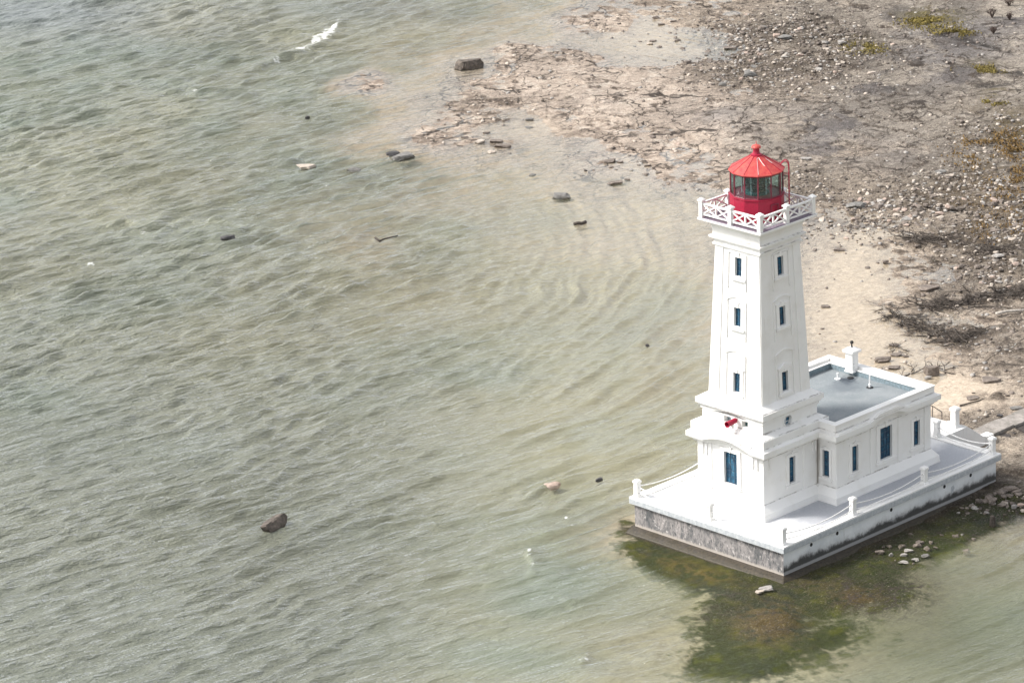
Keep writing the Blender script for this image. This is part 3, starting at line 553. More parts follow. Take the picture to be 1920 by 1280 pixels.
def mat_water():
    b = NB('lake_water'); dep = b.attr('depth').outputs['Fac']; foam = b.attr('foam').outputs['Fac']; wc = b.attr('silt').outputs['Color']; ch = b.attr('chop').outputs['Fac']
    mp = b.n('ShaderNodeMapping'); mp.inputs['Rotation'].default_value = (0, 0, -YAW+math.radians(90-32)); b.put(mp.inputs['Vector'], b.pos())
    n1 = b.noise(1.25, 3, .6, vec=mp.outputs[0], stretch=(.20, 1.0, 1), dist=.3); n2 = b.noise(4.2, 3, .65, vec=mp.outputs[0], stretch=(.5, 1.0, 1), dist=.3)
    hgt = b.math('ADD', n1, b.math('MULTIPLY', n2, .34))
    bmp = b.bump(b.math('MULTIPLY', hgt, ch), 1.0, .62)
    df = b.n('ShaderNodeBsdfDiffuse'); b.put(df.inputs['Color'], wc); b.put(df.inputs['Normal'], bmp)
    tr = b.n('ShaderNodeBsdfTransparent'); tr.inputs[0].default_value = (.955, .95, .92, 1)
    fac = b.math('SUBTRACT', 1.0, b.math('POWER', 2.718, b.math('MULTIPLY', dep, -.95)))
    body = b.n('ShaderNodeMixShader'); b.put(body.inputs[0], fac); b.put(body.inputs[1], tr.outputs[0]); b.put(body.inputs[2], df.outputs[0])
    gl = b.n('ShaderNodeBsdfGlossy'); gl.inputs['Roughness'].default_value = .06; b.put(gl.inputs['Normal'], bmp)
    lw = b.n('ShaderNodeLayerWeight'); b.put(lw.inputs['Normal'], bmp)
    frk = b.math('MULTIPLY', b.math('ADD', .025, b.math('MULTIPLY', b.math('POWER', lw.outputs['Facing'], 3.5), .97)), b.attr('sheen').outputs['Fac'])
    s1 = b.n('ShaderNodeMixShader'); b.put(s1.inputs[0], frk); b.put(s1.inputs[1], body.outputs[0]); b.put(s1.inputs[2], gl.outputs[0])
    fd = b.n('ShaderNodeBsdfDiffuse'); fd.inputs['Color'].default_value = (.66, .67, .65, 1)
    fn = b.ramp(b.math('ADD', foam, b.math('MULTIPLY', b.math('SUBTRACT', b.noise(3.2, 5, .75, vec=mp.outputs[0], stretch=(.5, 1.2, 1)), .5), 2.6)), .62, 1.05)
    s2 = b.n('ShaderNodeMixShader'); b.put(s2.inputs[0], b.math('MULTIPLY', fn, b.math('MULTIPLY', b.ramp(foam, .12, .5), .85))); b.put(s2.inputs[1], s1.outputs[0]); b.put(s2.inputs[2], fd.outputs[0])
    b.put(b.out.inputs[0], s2.outputs[0]); return b.m
CHOP = np.clip((.30+.70*wl+.25*(1-wl)*sstep(600, 1200, PY))*(.35+.65*sstep(.05, .6, DEPTH))*(.35+.65*lee), 0.06, 1)
water = grid_mesh('water', Z, {'sheen': 1-.86*np.clip(1.8*weedz, 0, 1)-.30*np.clip(blob(1600, 560, 110, 220), 0, 1)-.45*np.clip(blob(1740, 1150, 300, 140)*(1-np.clip(1.8*weedz, 0, 1)), 0, 1), 'depth': DEPTH*(1-.97*np.clip(weedclear*1.15,0,1)), 'foam': FO, 'silt': np.clip(WC, .01, .9), 'chop': CHOP}, mat_water()); tag(water, kind='structure')

def gz(x, y):                                   # terrain height under a point
    s = (x-CAM_P[0])*RH[0]+(y-CAM_P[1])*RH[1]; t = (x-CAM_P[0])*FH[0]+(y-CAM_P[1])*FH[1]
    j = int(np.clip(np.searchsorted(S_AX, s), 0, len(S_AX)-1)); i = int(np.clip(np.searchsorted(T_AX, t), 0, len(T_AX)-1)); return float(H2[i, j])
def gw(x, y):                                   # water surface height (nearby mean) under a point
    s = (x-CAM_P[0])*RH[0]+(y-CAM_P[1])*RH[1]; t = (x-CAM_P[0])*FH[0]+(y-CAM_P[1])*FH[1]
    j = int(np.clip(np.searchsorted(S_AX, s), 4, len(S_AX)-5)); i = int(np.clip(np.searchsorted(T_AX, t), 4, len(T_AX)-5)); return float(Z[i-3:i+4, j-4:j+5].max())
def field(A, x, y):
    s = (x-CAM_P[0])*RH[0]+(y-CAM_P[1])*RH[1]; t = (x-CAM_P[0])*FH[0]+(y-CAM_P[1])*FH[1]
    j = np.clip(np.searchsorted(S_AX, s), 0, len(S_AX)-1); i = np.clip(np.searchsorted(T_AX, t), 0, len(T_AX)-1); return A[i, j]

# ================================================================== PIER
ZD = 2.54; LU, LV = 26.04, 16.14; TX, TY = 6.843, 8.463
pier = empty('pier', (LU/2, LV/2, 0)); tag(pier, 'white concrete pier with dark stained lower walls carrying the lighthouse', 'pier')
c = .30
b = MB(); b.box(c, LU-c, c, LV-c, -1.2, ZD-.49)
wall = b.build('sea_wall', [M['seawall'], M['stained']], pier)
for p in wall.data.polygons:
    if p.normal.x < -.5: p.material_index = 1
b = MB()                                                     # rounded wet footing round the base
b.loft([[(c-x, c-y, z), (LU-c+.1, c-y, z), (LU-c+.1, LV-c+.3, z), (c-x, LV-c+.3, z)] for x, y, z in ((.9, .8, -1.2), (.75, .6, -.25), (.45, .38, -.06), (.08, .07, .12))]); b.build('footing', M['algae'], pier, .06)
b = MB()
b.loft([[(0, 0, ZD-.50), (LU, 0, ZD-.50), (LU, LV, ZD-.50), (0, LV, ZD-.50)], [(-.02, -.02, ZD-.06), (LU+.02, -.02, ZD-.06), (LU+.02, LV+.02, ZD-.06), (-.02, LV+.02, ZD-.06)]])
b.build('coping_edge', M['fascia'], pier, .03)
b = MB()                                                     # coping ring, a groove, and the deck slab
wdt = .80
for (x0, x1, y0, y1) in ((0, LU, 0, wdt), (0, LU, LV-wdt, LV), (0, wdt, wdt, LV-wdt), (LU-wdt, LU, wdt, LV-wdt)):
    b.box(x0, x1, y0, y1, ZD-.058, ZD+.06)
b.build('coping', M['white_clean'], pier, .015)
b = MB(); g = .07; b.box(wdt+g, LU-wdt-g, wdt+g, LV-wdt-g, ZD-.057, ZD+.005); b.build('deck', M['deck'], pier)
def post(x, y, z, h=1.5, s=.36):
    b = MB(); b.sq(x, y, [(s*.74, z), (s*.74, z+.14), (s*.58, z+.20), (s*.56, z+h*.80)]); o = b.build('post', M['white_clean'], pier, .012)
    b = MB(); b.sq(x, y, [(s*.70, z+h*.80), (s*.74, z+h*.84), (s*.74, z+h*.91), (s*.50, z+h*.98), (s*.14, z+h)]); b.build('cap', M['white_clean'], o, .012)
POSTS = [(.45, .5), (8.5, .45), (17.05, .45), (25.5, .5), (.42, LV-.5), (.5, 8.0), (8.5, LV-.45), (17.05, LV-.45), (25.5, LV-.5), (25.65, 6.3), (25.65, 10.3)]
for x, y in POSTS: post(x, y, ZD+.03)
post(28.45, 6.75, ZD-.02, 1.75, .46); post(28.45, 10.2, ZD-.02, 1.75, .46)
def rope(a, b_, z0=.95, sag=.42, n=14):
    for dz in (0, -.50):
        pts = []
        for i in range(n+1):
            t = i/n; pts.append((a[0]+(b_[0]-a[0])*t, a[1]+(b_[1]-a[1])*t, ZD+z0+dz-(sag*(1 if dz == 0 else .75))*4*t*(1-t)))
        b = MB(); b.tube(pts, .045, 6); b.build('rope', M['ropewhite'], pier, smooth=True)
for i, j in ((0, 1), (1, 2), (2, 3), (0, 5), (5, 4), (4, 6), (6, 7), (7, 8), (3, 9), (8, 10)): rope(POSTS[i], POSTS[j])
for x in (3.48, 6.5, 12.88, 19.33, 22.57):                  # weep holes: short black pipe ends in the wall
    o0 = MB(); n = 14
    o0.loft([[(x+.15*math.cos(2*math.pi*i/n), yy, 1.70+.15*math.sin(2*math.pi*i/n)) for i in range(n)] for yy in (.285, .40)]); o0.build('weep_hole', M['black'], pier)
b = MB(); b.prism_y([(20.15, 1.42), (20.45, 1.50), (20.55, 1.25), (20.40, .95), (20.25, .80), (20.18, 1.05)], .288, .36); b.build('spalled_patch', M['fascia'], pier)
# landing, flight of steps, cheek walls and handrails on the shore side
b = MB(); b.box(LU+.003, 29.0, 6.0, 10.6, -.8, ZD-.02); b.build('landing', M['dirty_white'], pier, .02)
b = MB()
for i in range(9): b.box(29.003+.30*i, 29.0+.30*(i+1), 6.62, 9.98, -.6, ZD-.24-.22*i)
b.build('steps', M['fascia'], pier, .01)
for y0 in (6.0, 10.0):
    b = MB(); b.prism_y([(29.003, -.5), (31.5, -.5), (31.5, 1.02), (31.2, 1.08), (29.003, 2.62)], y0, y0+.6); o = b.build('cheek_wall', M['dirty_white'], pier, .02)
    b = MB(); b.box(31.503, 32.45, y0-.08, y0+.68, -.5, .98); b.build('end_block', M['white_clean'], o, .03)
def handrail(y):
    b = MB(); xs = [26.2, 27.4, 28.7, 29.9, 31.1]; zs = [ZD, ZD, ZD, 2.0, 1.15]
    for x, z in zip(xs, zs): b.tube([(x, y, z-.05), (x, y, z+1.05)], .035, 6)
    b.tube([(x, y, z+1.05) for x, z in zip(xs, zs)], .035, 6); b.build('handrail', M['iron'], pier)
handrail(10.3)
walk = empty('walkway', (40, 7.2, 0)); tag(walk, 'low grey concrete walkway leading ashore from the pier steps', 'walkway')
b = MB()
def wav(x): return .25*math.sin(x*.35)
segs = [32.3+1.9*i for i in range(0, 14)]
for i in range(len(segs)-1):
    x0, x1 = segs[i]+.02, segs[i+1]-.02; z = .50+.05*math.sin(i*2.1)
    b.loft([[(x0, 6.75, -.4), (x1, 6.75, -.4), (x1, 8.6, -.4), (x0, 8.6, -.4)], [(x0, 6.7+.03*math.sin(i*5), z), (x1, 6.7+.04*math.sin(i*3), z+.02), (x1, 8.6, z+.02), (x0, 8.6, z)]])
b.build('upper_slab', M['walk'], walk, .04)
b = MB(); n = 40; P0 = []; P1 = []
for i in range(n):
    x = 31.2+25*i/(n-1); P0.append((x, 5.65+.22*math.sin(i*1.3)+.15*math.sin(i*.47))); P1.append((x, 6.9))
b.prism_z(P0+P1[::-1], -.4, .22); b.build('lower_slab', M['walkdark'], walk, .03)
# ================================================================== LIGHTHOUSE
LH = empty('lighthouse', (TX, TY, ZD)); tag(LH, 'tall white square tapering lighthouse with red lantern and flat roofed wing', 'lighthouse')
U0, V0 = TX-3.4, TY-3.4
WU0, WU1, WV0, WV1 = 9.68, 21.05, 3.20, 2*TY-3.20
# footprints: block (square about TX,TY) + wing
def Lring(hb, ow, z):       # outline of tower block + wing, block half hb, wing outset ow
    a, bq = TX-hb, TY-hb; d = TY+hb; x0 = WU0-ow; x1 = WU1+ow; y0 = WV0-ow; y1 = WV1+ow
    return [(a, bq, z), (x0, bq, z), (x0, y0, z), (x1, y0, z), (x1, y1, z), (x0, y1, z), (x0, d, z), (a, d, z)]
b = MB(); b.loft([Lring(4.0, .58, ZD-.03), Lring(4.0, .58, ZD+.16), Lring(3.97, .55, ZD+.17), Lring(3.95, .53, 3.10), Lring(3.47, .08, 3.66), Lring(3.43, .04, 3.72)])
b.build('plinth', M['white'], LH, .015)
b = MB(); b.loft([Lring(3.4, 0, 3.70), Lring(3.4, 0, 8.1)]); wall = b.build('wall', M['white'], LH, .02)
cut = MB()
RW = [(6.68, .70, 4.62, 6.78)]                          # on v = V0: centre u, width, z0, z1
LWn = [(8.42, 1.34, 4.60, 7.20)]                        # on u = U0: centre v
WW = [(11.93, .72, 4.45, 6.60), (15.62, 1.42, 4.46, 7.12), (19.35, .76, 4.44, 6.56)]
D = .20
for cu, wd, z0, z1 in RW: cut.box(cu-wd/2, cu+wd/2, V0-.2, V0+D, z0, z1)
for cv, wd, z0, z1 in LWn: cut.box(U0-.2, U0+D, cv-wd/2, cv+wd/2, z0, z1)
for cu, wd, z0, z1 in WW: cut.box(cu-wd/2, cu+wd/2, WV0-.2, WV0+D, z0, z1); cut.box(cu-wd/2, cu+wd/2, WV1-D, WV1+.2, z0, z1)
cut.box(WU0-.2, WU0+D, 3.80, 4.48, 4.45, 6.65)
carve(wall, cut)
def window(face, a, cc, wd, z0, z1, cols=2, rows=4, slope=0.0, surround=.32, sill=True, key=True, ped=False, parent=LH, dep=D):
    """face 'u-': looks to -u at u=a, cc is centre v; 'v-': looks to -v at v=a, cc is centre u; 'v+': to +v. slope: wall leans back per metre of z."""
    def P(t, d, z):          # t along the wall, d outwards
        k = slope*(z-z0)
        if face == 'u-': return (a+k-d, cc+t, z)
        if face == 'v-': return (cc+t, a+k-d, z)
        return (cc+t, a-k+d, z)
    def bar(b, t0, t1, d0, d1, q0, q1):
        b.add([P(t0, d0, q0), P(t1, d0, q0), P(t1, d1, q0), P(t0, d1, q0), P(t0, d0, q1), P(t1, d0, q1), P(t1, d1, q1), P(t0, d1, q1)],
              [(3, 2, 1, 0), (4, 5, 6, 7), (0, 1, 5, 4), (1, 2, 6, 5), (2, 3, 7, 6), (3, 0, 4, 7)])
    h = wd/2; fw = .05
    b = MB(); d0, d1 = -dep+.01, -dep+.075
    bar(b, -h+.004, -h+fw, d0, d1, z0+.004, z1-.004); bar(b, h-fw, h-.004, d0, d1, z0+.004, z1-.004); bar(b, -h+fw, h-fw, d0, d1, z0+.004, z0+fw); bar(b, -h+fw, h-fw, d0, d1, z1-fw, z1-.004)
    for i in range(1, cols): t = -h+wd*i/cols; bar(b, t-.018, t+.018, d0, d1-.012, z0+fw, z1-fw)
    for i in range(1, rows): z = z0+(z1-z0)*i/rows; bar(b, -h+fw, h-fw, d0, d1-.016, z-.018, z+.018)
    fr = b.build('window', M['frameblue'], parent)
    b = MB(); bar(b, -h+fw, h-fw, -dep+.003, -dep+.03, z0+fw, z1-fw); b.build('pane', M['pane'], fr)
    if surround:
        s = surround; b = MB(); e = .095
        bar(b, -h-s, -h-.0, -.03, e, z0-.10, z1+s*.75); bar(b, h+.0, h+s, -.03, e, z0-.10, z1+s*.75); bar(b, -h, h, -.03, e, z1+.002, z1+s*.75)
        if key:                   # keystone
            k0, k1 = z1+.004, z1+s*.75+.16
            b.add([P(-.07, -.02, k0), P(.07, -.02, k0), P(.12, -.02, k1), P(-.12, -.02, k1), P(-.07, e+.06, k0), P(.07, e+.06, k0), P(.12, e+.06, k1), P(-.12, e+.06, k1)],
                  [(3, 2, 1, 0), (4, 5, 6, 7), (0, 1, 5, 4), (1, 2, 6, 5), (2, 3, 7, 6), (3, 0, 4, 7)])
        if ped:                   # small gabled hood
            k0, k1 = z1+s*.75+.003, z1+s*.75+.12; hh = h+s+.10
            b.add([P(-hh, -.02, k0), P(hh, -.02, k0), P(hh, -.02, k1), P(0, -.02, k1+.30), P(-hh, -.02, k1), P(-hh, e+.08, k0), P(hh, e+.08, k0), P(hh, e+.08, k1), P(0, e+.08, k1+.30), P(-hh, e+.08, k1)],
                  [(0, 1, 2, 3, 4), (9, 8, 7, 6, 5), (0, 5, 6, 1), (1, 6, 7, 2), (2, 7, 8, 3), (3, 8, 9, 4), (4, 9, 5, 0)])
        b.build('surround', M['white_clean'], fr, .008)
    if sill:
        b = MB(); hh = h+surround+.07; bar(b, -hh, hh, -.03, .20, z0-.30, z0-.105); bar(b, -h+.001, h-.001, -dep+.02, .10, z0-.103, z0-.004); b.build('sill', M['white_clean'], fr, .008)
for cu, wd, z0, z1 in RW: window('v-', V0, cu, wd, z0, z1, 2, 5)
for cv, wd, z0, z1 in LWn: window('u-', U0, cv, wd, z0, z1, 3, 5, surround=.36)
for i, (cu, wd, z0, z1) in enumerate(WW):
    window('v-', WV0, cu, wd, z0, z1, 2 if i != 1 else 4, 5, surround=.30 if i != 1 else .40); window('v+', WV1, cu, wd, z0, z1, 2 if i != 1 else 4, 5)
window('u-', WU0, 4.14, .68, 4.45, 6.65, 2, 5, surround=.22)
# flat pilasters at the corners of block and wing, and the panel round the big windows
b = MB(); e = .07
PL = [(U0-e, U0+.02, y0, y1) for y0, y1 in ((V0+.02, V0+1.45), (TY+3.4-1.45, TY+3.4))]+[(x0, x1, V0-e, V0+.02) for x0, x1 in ((U0-e, U0+1.35), (7.98, 9.55))]
PL += [(x0, x1, WV0-e, WV0+.02) for x0, x1 in ((WU0+.0, WU0+.75), (13.75, 14.16), (17.10, 17.55), (WU1-.75, WU1))]
for x0, x1, y0, y1 in PL: b = MB(); b.box(x0, x1, y0, y1, 3.72, 8.05); b.build('pilaster', M['white'], LH, .012)
b = MB()                                                    # consoles under the cornice
for q_ in [(U0-e-.10, U0-e+.01, y-.07, y+.07) for y in (V0+.55, V0+1.0, TY+3.4-1.0, TY+3.4-.6)]+[(x-.07, x+.07, V0-e-.10, V0-e+.01) for x in (U0+.55, 9.05, 9.35)]:
    b = MB(); b.box(*q_, 6.45, 7.75); b.build('console', M['dirty_white'], LH, .02)
# main cornice: runs round block and wing, arched over the lake window and over the wing window
def arch(t, t0, t1, rise):
    if t <= t0 or t >= t1: return 0.0
    k = (t-t0)/(t1-t0); return rise*(math.sin(math.pi*k)**.85 if rise else 0)
def arch_s(t, a, b_, c_, d_, rise):                        # ogee ends with a level crown
    up = max(0, min(1, (t-a)/(b_-a))); dn = max(0, min(1, (d_-t)/(d_-c_)))
    k = min(up, dn); return rise*k*k*(3-2*k)
def strip(b, face, a0, a1, ts, lo, hi, fn):               # one curved moulding along a face, from depth a0 to a1
    up = [(t, hi+fn(t)) for t in ts]; dn = [(t, lo+fn(t)) for t in ts]
    for i in range(len(ts)-1):
        poly = [dn[i], dn[i+1], up[i+1], up[i]]
        if face == 'u': b.prism_x(poly, a0, a1)
        else: b.prism_y(poly, a0, a1)
def lin_(a, b_, n): return [a+(b_-a)*i/n for i in range(n+1)]
b = MB(); zb, zt = 7.72, 8.24; O = .68
fL = lambda t: arch(t, TY-2.55, TY+2.35, .52)
for o_, lo, hi in ((O, zb+.12, zt), (O-.22, zb-.06, zb+.118), (O-.40, zb-.26, zb-.062)):
    strip(b, 'u', U0-o_, U0+.3, lin_(V0-o_, TY+3.4+o_, 44), lo, hi, fL)
    b.box(U0+.302, WU0-.0, V0-o_, V0+.3, lo, hi); b.box(U0+.302, WU0-.0, TY+3.1, TY+3.4+o_, lo, hi)
    fW = lambda t: arch_s(t, 13.0, 14.5, 16.3, 17.9, .46)
    ow = o_-.06
    strip(b, 'v', WV0-ow, WV0+.3, lin_(WU0-ow, WU1+ow, 52), lo, hi, fW)
    strip(b, 'v', WV1-.3, WV1+ow, lin_(WU0-ow, WU1+ow, 52), lo, hi, fW)
    b.box(WU0-ow, WU0+.3, WV0+.302, V0-o_-.002, lo, hi); b.box(WU0-ow, WU0+.3, TY+3.4+o_+.002, WV1-.302, lo, hi)
    b.box(WU1-.3, WU1+ow, WV0+.302, WV1-.302, lo, hi)
b.build('cornice', M['white'], LH)
b = MB()                                                    # sloping ledge and attic of the block
b.sq(TX, TY, [(3.95, zt-.02), (3.80, 8.42), (3.80, 9.02), (3.72, 9.08), (3.18, 9.34), (3.14, 9.36), (3.14, 10.10)])
attic = b.build('attic', M['white'], LH, .012)
b = MB()
fL2 = lambda t: arch(t, TY-2.55, TY+2.35, .50)
strip(b, 'u', TX-4.02, TX-3.70, lin_(TY-2.6, TY+2.4, 24), zt-.2, zt+.22, fL2); b.build('arched_hood', M['white_clean'], LH)
cut = MB()
for y0, y1 in ((8.62, 9.36), (6.86, 7.50)): cut.box(TX-3.3, TX-2.70, y0, y1, 9.46, 9.98)
n = 20; cut.loft([[(6.58+.42*math.cos(2*math.pi*i/n), yy, 9.72+.45*math.sin(2*math.pi*i/n)) for i in range(n)] for yy in (TY-3.3, TY-2.86)])
carve(attic, cut)
b = MB(); b.box(TX-2.72, TX-2.69, 8.63, 9.35, 9.47, 9.97); b.build('recess_panel', M['slatepane'] if 'slatepane' in M else M['flashing'], LH)
b = MB(); b.box(TX-2.72, TX-2.69, 6.87, 7.49, 9.47, 9.97); b.build('recess_panel', M['greenpane'], LH)
b = MB(); b.loft([[(6.58+.41*math.cos(2*math.pi*i/n), yy, 9.72+.44*math.sin(2*math.pi*i/n)) for i in range(n)] for yy in (TY-2.90, TY-2.87)]); ow = b.build('oval_window', M['pane'], LH)
b = MB()
for tz in (9.55, 9.9): b.box(6.18, 6.98, TY-2.93, TY-2.902, tz-.02, tz+.02)
b.box(6.56, 6.60, TY-2.935, TY-2.902, 9.30, 10.14)
for r0, r1, y0, y1 in ((.43, .52, TY-3.19, TY-3.12),):
    ro = [[(6.58+r*math.cos(2*math.pi*i/n), y, 9.72+(r+.03)*math.sin(2*math.pi*i/n)) for i in range(n)] for r, y in ((r0, y1), (r0, y0), (r1, y0), (r1, y1))]
    b.loft(ro, caps=False)
b.build('oval_frame', M['white_clean'], ow)
# fog horn
def horn():
    cy, cz = 7.98, 9.93; n = 18
    b = MB()
    prof = [(TX-2.9, .08), (TX-3.3, .09), (TX-3.32, .20), (TX-4.18, .225), (TX-4.22, .25), (TX-4.30, .25), (TX-4.30, .21), (TX-3.75, .12)]
    b.loft([[(x, cy+r*math.cos(2*math.pi*i/n), cz-.08*(x-(TX-3.3))/-1.0+r*math.sin(2*math.pi*i/n)) for i in range(n)] for x, r in prof])
    h = b.build('fog_horn', M['red'], LH, smooth=False)
    b = MB(); b.box(TX-3.75, TX-3.6, cy-.10, cy+.10, 9.36, 9.70); b.build('bracket', M['dirty_white'], h)
horn()
# upper cornice
b = MB(); fU = lambda t: arch(t, TY-1.7, TY+1.9, .22)
for h_, lo, hi in ((3.52, 10.58, 11.0), (3.36, 10.40, 10.578), (3.24, 10.12, 10.398)):
    strip(b, 'u', TX-h_, TX-2.6, lin_(TY-h_, TY+h_, 30), lo, hi, fU if lo < 10.5 else (lambda t: 0.0))
    b.box(TX-2.598, TX+h_, TY-h_, TY-2.6, lo, hi); b.box(TX-2.598, TX+h_, TY+2.6, TY+h_, lo, hi); b.box(TX+2.6, TX+h_, TY-2.598, TY+2.598, lo, hi)
b.sq(TX, TY, [(3.44, 10.99), (3.40, 11.06), (2.86, 11.40), (2.79, 11.44)])
b.build('upper_cornice', M['white'], LH)
# shaft
HB, HT, ZB, ZT = 2.75, 2.25, 11.3, 23.4
def half(z): return HB+(HT-HB)*(z-ZB)/(ZT-ZB)
SL = (HB-HT)/(ZT-ZB)
b = MB(); b.sq(TX, TY, [(HB, ZB), (HT, ZT)]); shaft = b.build('shaft', M['white'], LH, .02)
SH = [(21.26, 22.76, 8.30, 6.78), (17.26, 18.78, 8.32, 6.77), (11.98, 13.56, 8.31, 6.75)]
cut = MB()
for z0, z1, cv, cu in SH:
    ha, hb = half(z0), half(z1); w2 = .34; dd = .2
    cut.frus((TX-ha-.3, TX-ha+dd, cv-w2, cv+w2, z0), (TX-hb-.3, TX-hb+dd, cv-w2, cv+w2, z1))
    cut.frus((cu-w2, cu+w2, TY-ha-.3, TY-ha+dd, z0), (cu-w2, cu+w2, TY-hb-.3, TY-hb+dd, z1))
carve(shaft, cut)
for i, (z0, z1, cv, cu) in enumerate(SH):
    window('u-', TX-half(z0), cv, .68, z0, z1, 2, 4, slope=SL, surround=.34, ped=(i == 2)); window('v-', TY-half(z0), cu, .68, z0, z1, 2, 4, slope=SL, surround=.34, ped=(i == 2))
# corner pilasters and arched panel mouldings on the shaft, on all four sides
b = MB(); b2 = MB()
def on(side, t, d, z):
    h = half(z)+d
    return [(TX-h, TY+t, z), (TX+t, TY-h, z), (TX+h, TY-t, z), (TX-t, TY+h, z)][side]
def slab(bb, side, q, d0, d1):                              # q: polygon of (t,z)
    n = len(q); bb.loft([[on(side, t, d0, z) for t, z in q], [on(side, t, d1, z) for t, z in q]])
for s in range(4):
    for sg in (-1, 1):
        q = [(sg*half(11.42), 11.42), (sg*(half(11.42)-1.05), 11.42), (sg*(half(23.38)-.82), 23.38), (sg*half(23.38), 23.38)]
        b = MB(); slab(b, s, q, -.03, .07); b.build('corner_pilaster', M['white'], LH, .012)
    for zlo, zhi, rise, hw in ((11.5, 15.05, .32, 1.02), (16.2, 19.35, .30, 1.00), (20.2, 23.10, .12, .96)):
        N = 14; wd = .10; b2 = MB()
        outer = [(-hw, zlo), (-hw, zhi)]+[(-hw+2*hw*i/N, zhi+rise*math.sin(math.pi*i/N)) for i in range(1, N)]+[(hw, zhi), (hw, zlo)]
        for (ta, za), (tb, zb_) in zip(outer[:-1], outer[1:]):
            dx, dz = tb-ta, zb_-za; L = math.hypot(dx, dz); nx, nz = -dz/L*wd, dx/L*wd
            slab(b2, s, [(ta, za), (tb, zb_), (tb-nx, zb_-nz), (ta-nx, za-nz)], -.02, .085)
        b2.build('panel_moulding', M['white_clean'], LH)
# flared top under the gallery
b = MB(); b.sq(TX, TY, [(2.30, 23.30), (2.44, 23.36), (2.46, 23.52), (2.36, 23.56), (2.33, 23.84), (2.62, 23.92), (2.66, 24.10), (2.44, 24.18), (2.42, 24.5), (2.47, 24.8), (2.60, 25.08), (2.80, 25.28), (2.84, 25.36)])
b.build('flared_cap', M['white'], LH, .01)
b = MB(); b.sq(TX, TY, [(3.16, 25.33), (3.24, 25.36), (3.24, 25.52)]); b.build('gallery_slab', M['white_clean'], LH, .015)
b = MB(); b.sq(TX, TY, [(3.17, 25.50), (3.17, 25.535)]); b.build('gallery_floor', M['galleryfloor'], LH)
b = MB(); RO = 2.98; zf = 25.53
def onr(s, t, d, z):
    h = RO+d; return [(TX-h, TY+t, z), (TX+t, TY-h, z), (TX+h, TY-t, z), (TX-t, TY+h, z)][s]
def rbar(s, p, q, wd, d0, d1):
    (ta, za), (tb, zb_) = p, q; dx, dz = tb-ta, zb_-za; L = math.hypot(dx, dz); nx, nz = -dz/L*wd/2, dx/L*wd/2
    pl = [(ta+nx, za+nz), (tb+nx, zb_+nz), (tb-nx, zb_-nz), (ta-nx, za-nz)]
    b.loft([[onr(s, t, d0, z) for t, z in pl], [onr(s, t, d1, z) for t, z in pl]])
for s in range(4):
    for t0, t1 in ((-RO+.17, -.17), (.17, RO-.17)):
        rbar(s, (t0, zf+1.12), (t1, zf+1.12), .13, -.08, .08); rbar(s, (t0, zf+.26), (t1, zf+.26), .12, -.05, .05)
        tm = (t0+t1)/2; rbar(s, (tm, zf+.322), (tm, zf+1.05), .12, -.055, .055)
        for a, c_ in ((t0, tm-.06), (tm+.06, t1)):
            rbar(s, (a, zf+.33), (c_, zf+1.05), .11, -.045, .04); rbar(s, (a, zf+1.05), (c_, zf+.33), .11, -.04, .045)
rail = b.build('gallery_railing', M['white_clean'], LH)
for x, y in [(TX+i*RO, TY+j*RO) for i in (-1, 0, 1) for j in (-1, 0, 1) if i or j]:
        b = MB(); b.sq(x, y, [(.17, zf), (.17, zf+1.28), (.25, zf+1.32), (.25, zf+1.40), (.13, zf+1.50), (.05, zf+1.56)]); b.build('post', M['white_clean'], rail, .01)
# lantern
A0 = math.radians(15); ZS, ZE = 27.36, 29.22
b = MB(); b.lathe(TX, TY, [(2.16, zf), (2.16, zf+.10), (2.09, zf+.14), (2.07, ZS-.12), (2.14, ZS-.08), (2.14, ZS)], 12, A0); drum = b.build('lantern_drum', M['red'], LH, .012)
for i in range(0, 24, 2):
    a = A0+math.pi*(i+1)/12; r = 2.05; b = MB()
    b.tube([(TX+r*math.cos(a), TY+r*math.sin(a), 26.05), (TX+(r+.05)*math.cos(a), TY+(r+.05)*math.sin(a), 26.05)], .07, 8)
    b.build('drum_vent', M['darkred'], drum)
b = MB(); 
for a_, w_ in ((math.radians(262), .35),):
    ca, sa = math.cos(a_), math.sin(a_); tx, ty = -sa, ca; r = 2.10
    for s_ in (-1, 1): b.tube([(TX+r*ca+s_*w_*tx, TY+r*sa+s_*w_*ty, 25.6), (TX+r*ca+s_*w_*tx, TY+r*sa+s_*w_*ty, 26.9)], .05, 6)
    b.tube([(TX+r*ca-w_*tx, TY+r*sa-w_*ty, 26.9), (TX+r*ca+w_*tx, TY+r*sa+w_*ty, 26.9)], .05, 6)
b.build('drum_door', M['darkred'], drum)
b = MB()
for i in range(12):
    a = A0+math.pi*i/6; x, y = TX+2.0*math.cos(a), TY+2.0*math.sin(a); b.tube([(x, y, ZS), (x, y, ZE)], .055, 6)
for z in (ZS+.04, ZE-.06):
    pts = [(TX+2.0*math.cos(A0+math.pi*i/6), TY+2.0*math.sin(A0+math.pi*i/6), z) for i in range(12)]
    for i in range(12): b.tube([pts[i], pts[(i+1) % 12]], .06, 5)
fr = b.build('lantern_frame', M['darkred'], LH)
for i in range(12):
    a, a2 = A0+math.pi*i/6, A0+math.pi*(i+1)/6; r = 1.985
    p = [(TX+r*math.cos(k), TY+r*math.sin(k)) for k in (a, a2)]; q = [(TX+(r-.012)*math.cos(k), TY+(r-.012)*math.sin(k)) for k in (a2, a)]
    b = MB(); b.prism_z(p+q, ZS+.05, ZE-.05); b.build('pane', M['lglass'], fr)
b = MB(); b.lathe(TX, TY, [(1.9, ZS-.25), (1.9, ZS-.20)], 12, A0); b.build('lantern_floor', M['lfloor'], LH)
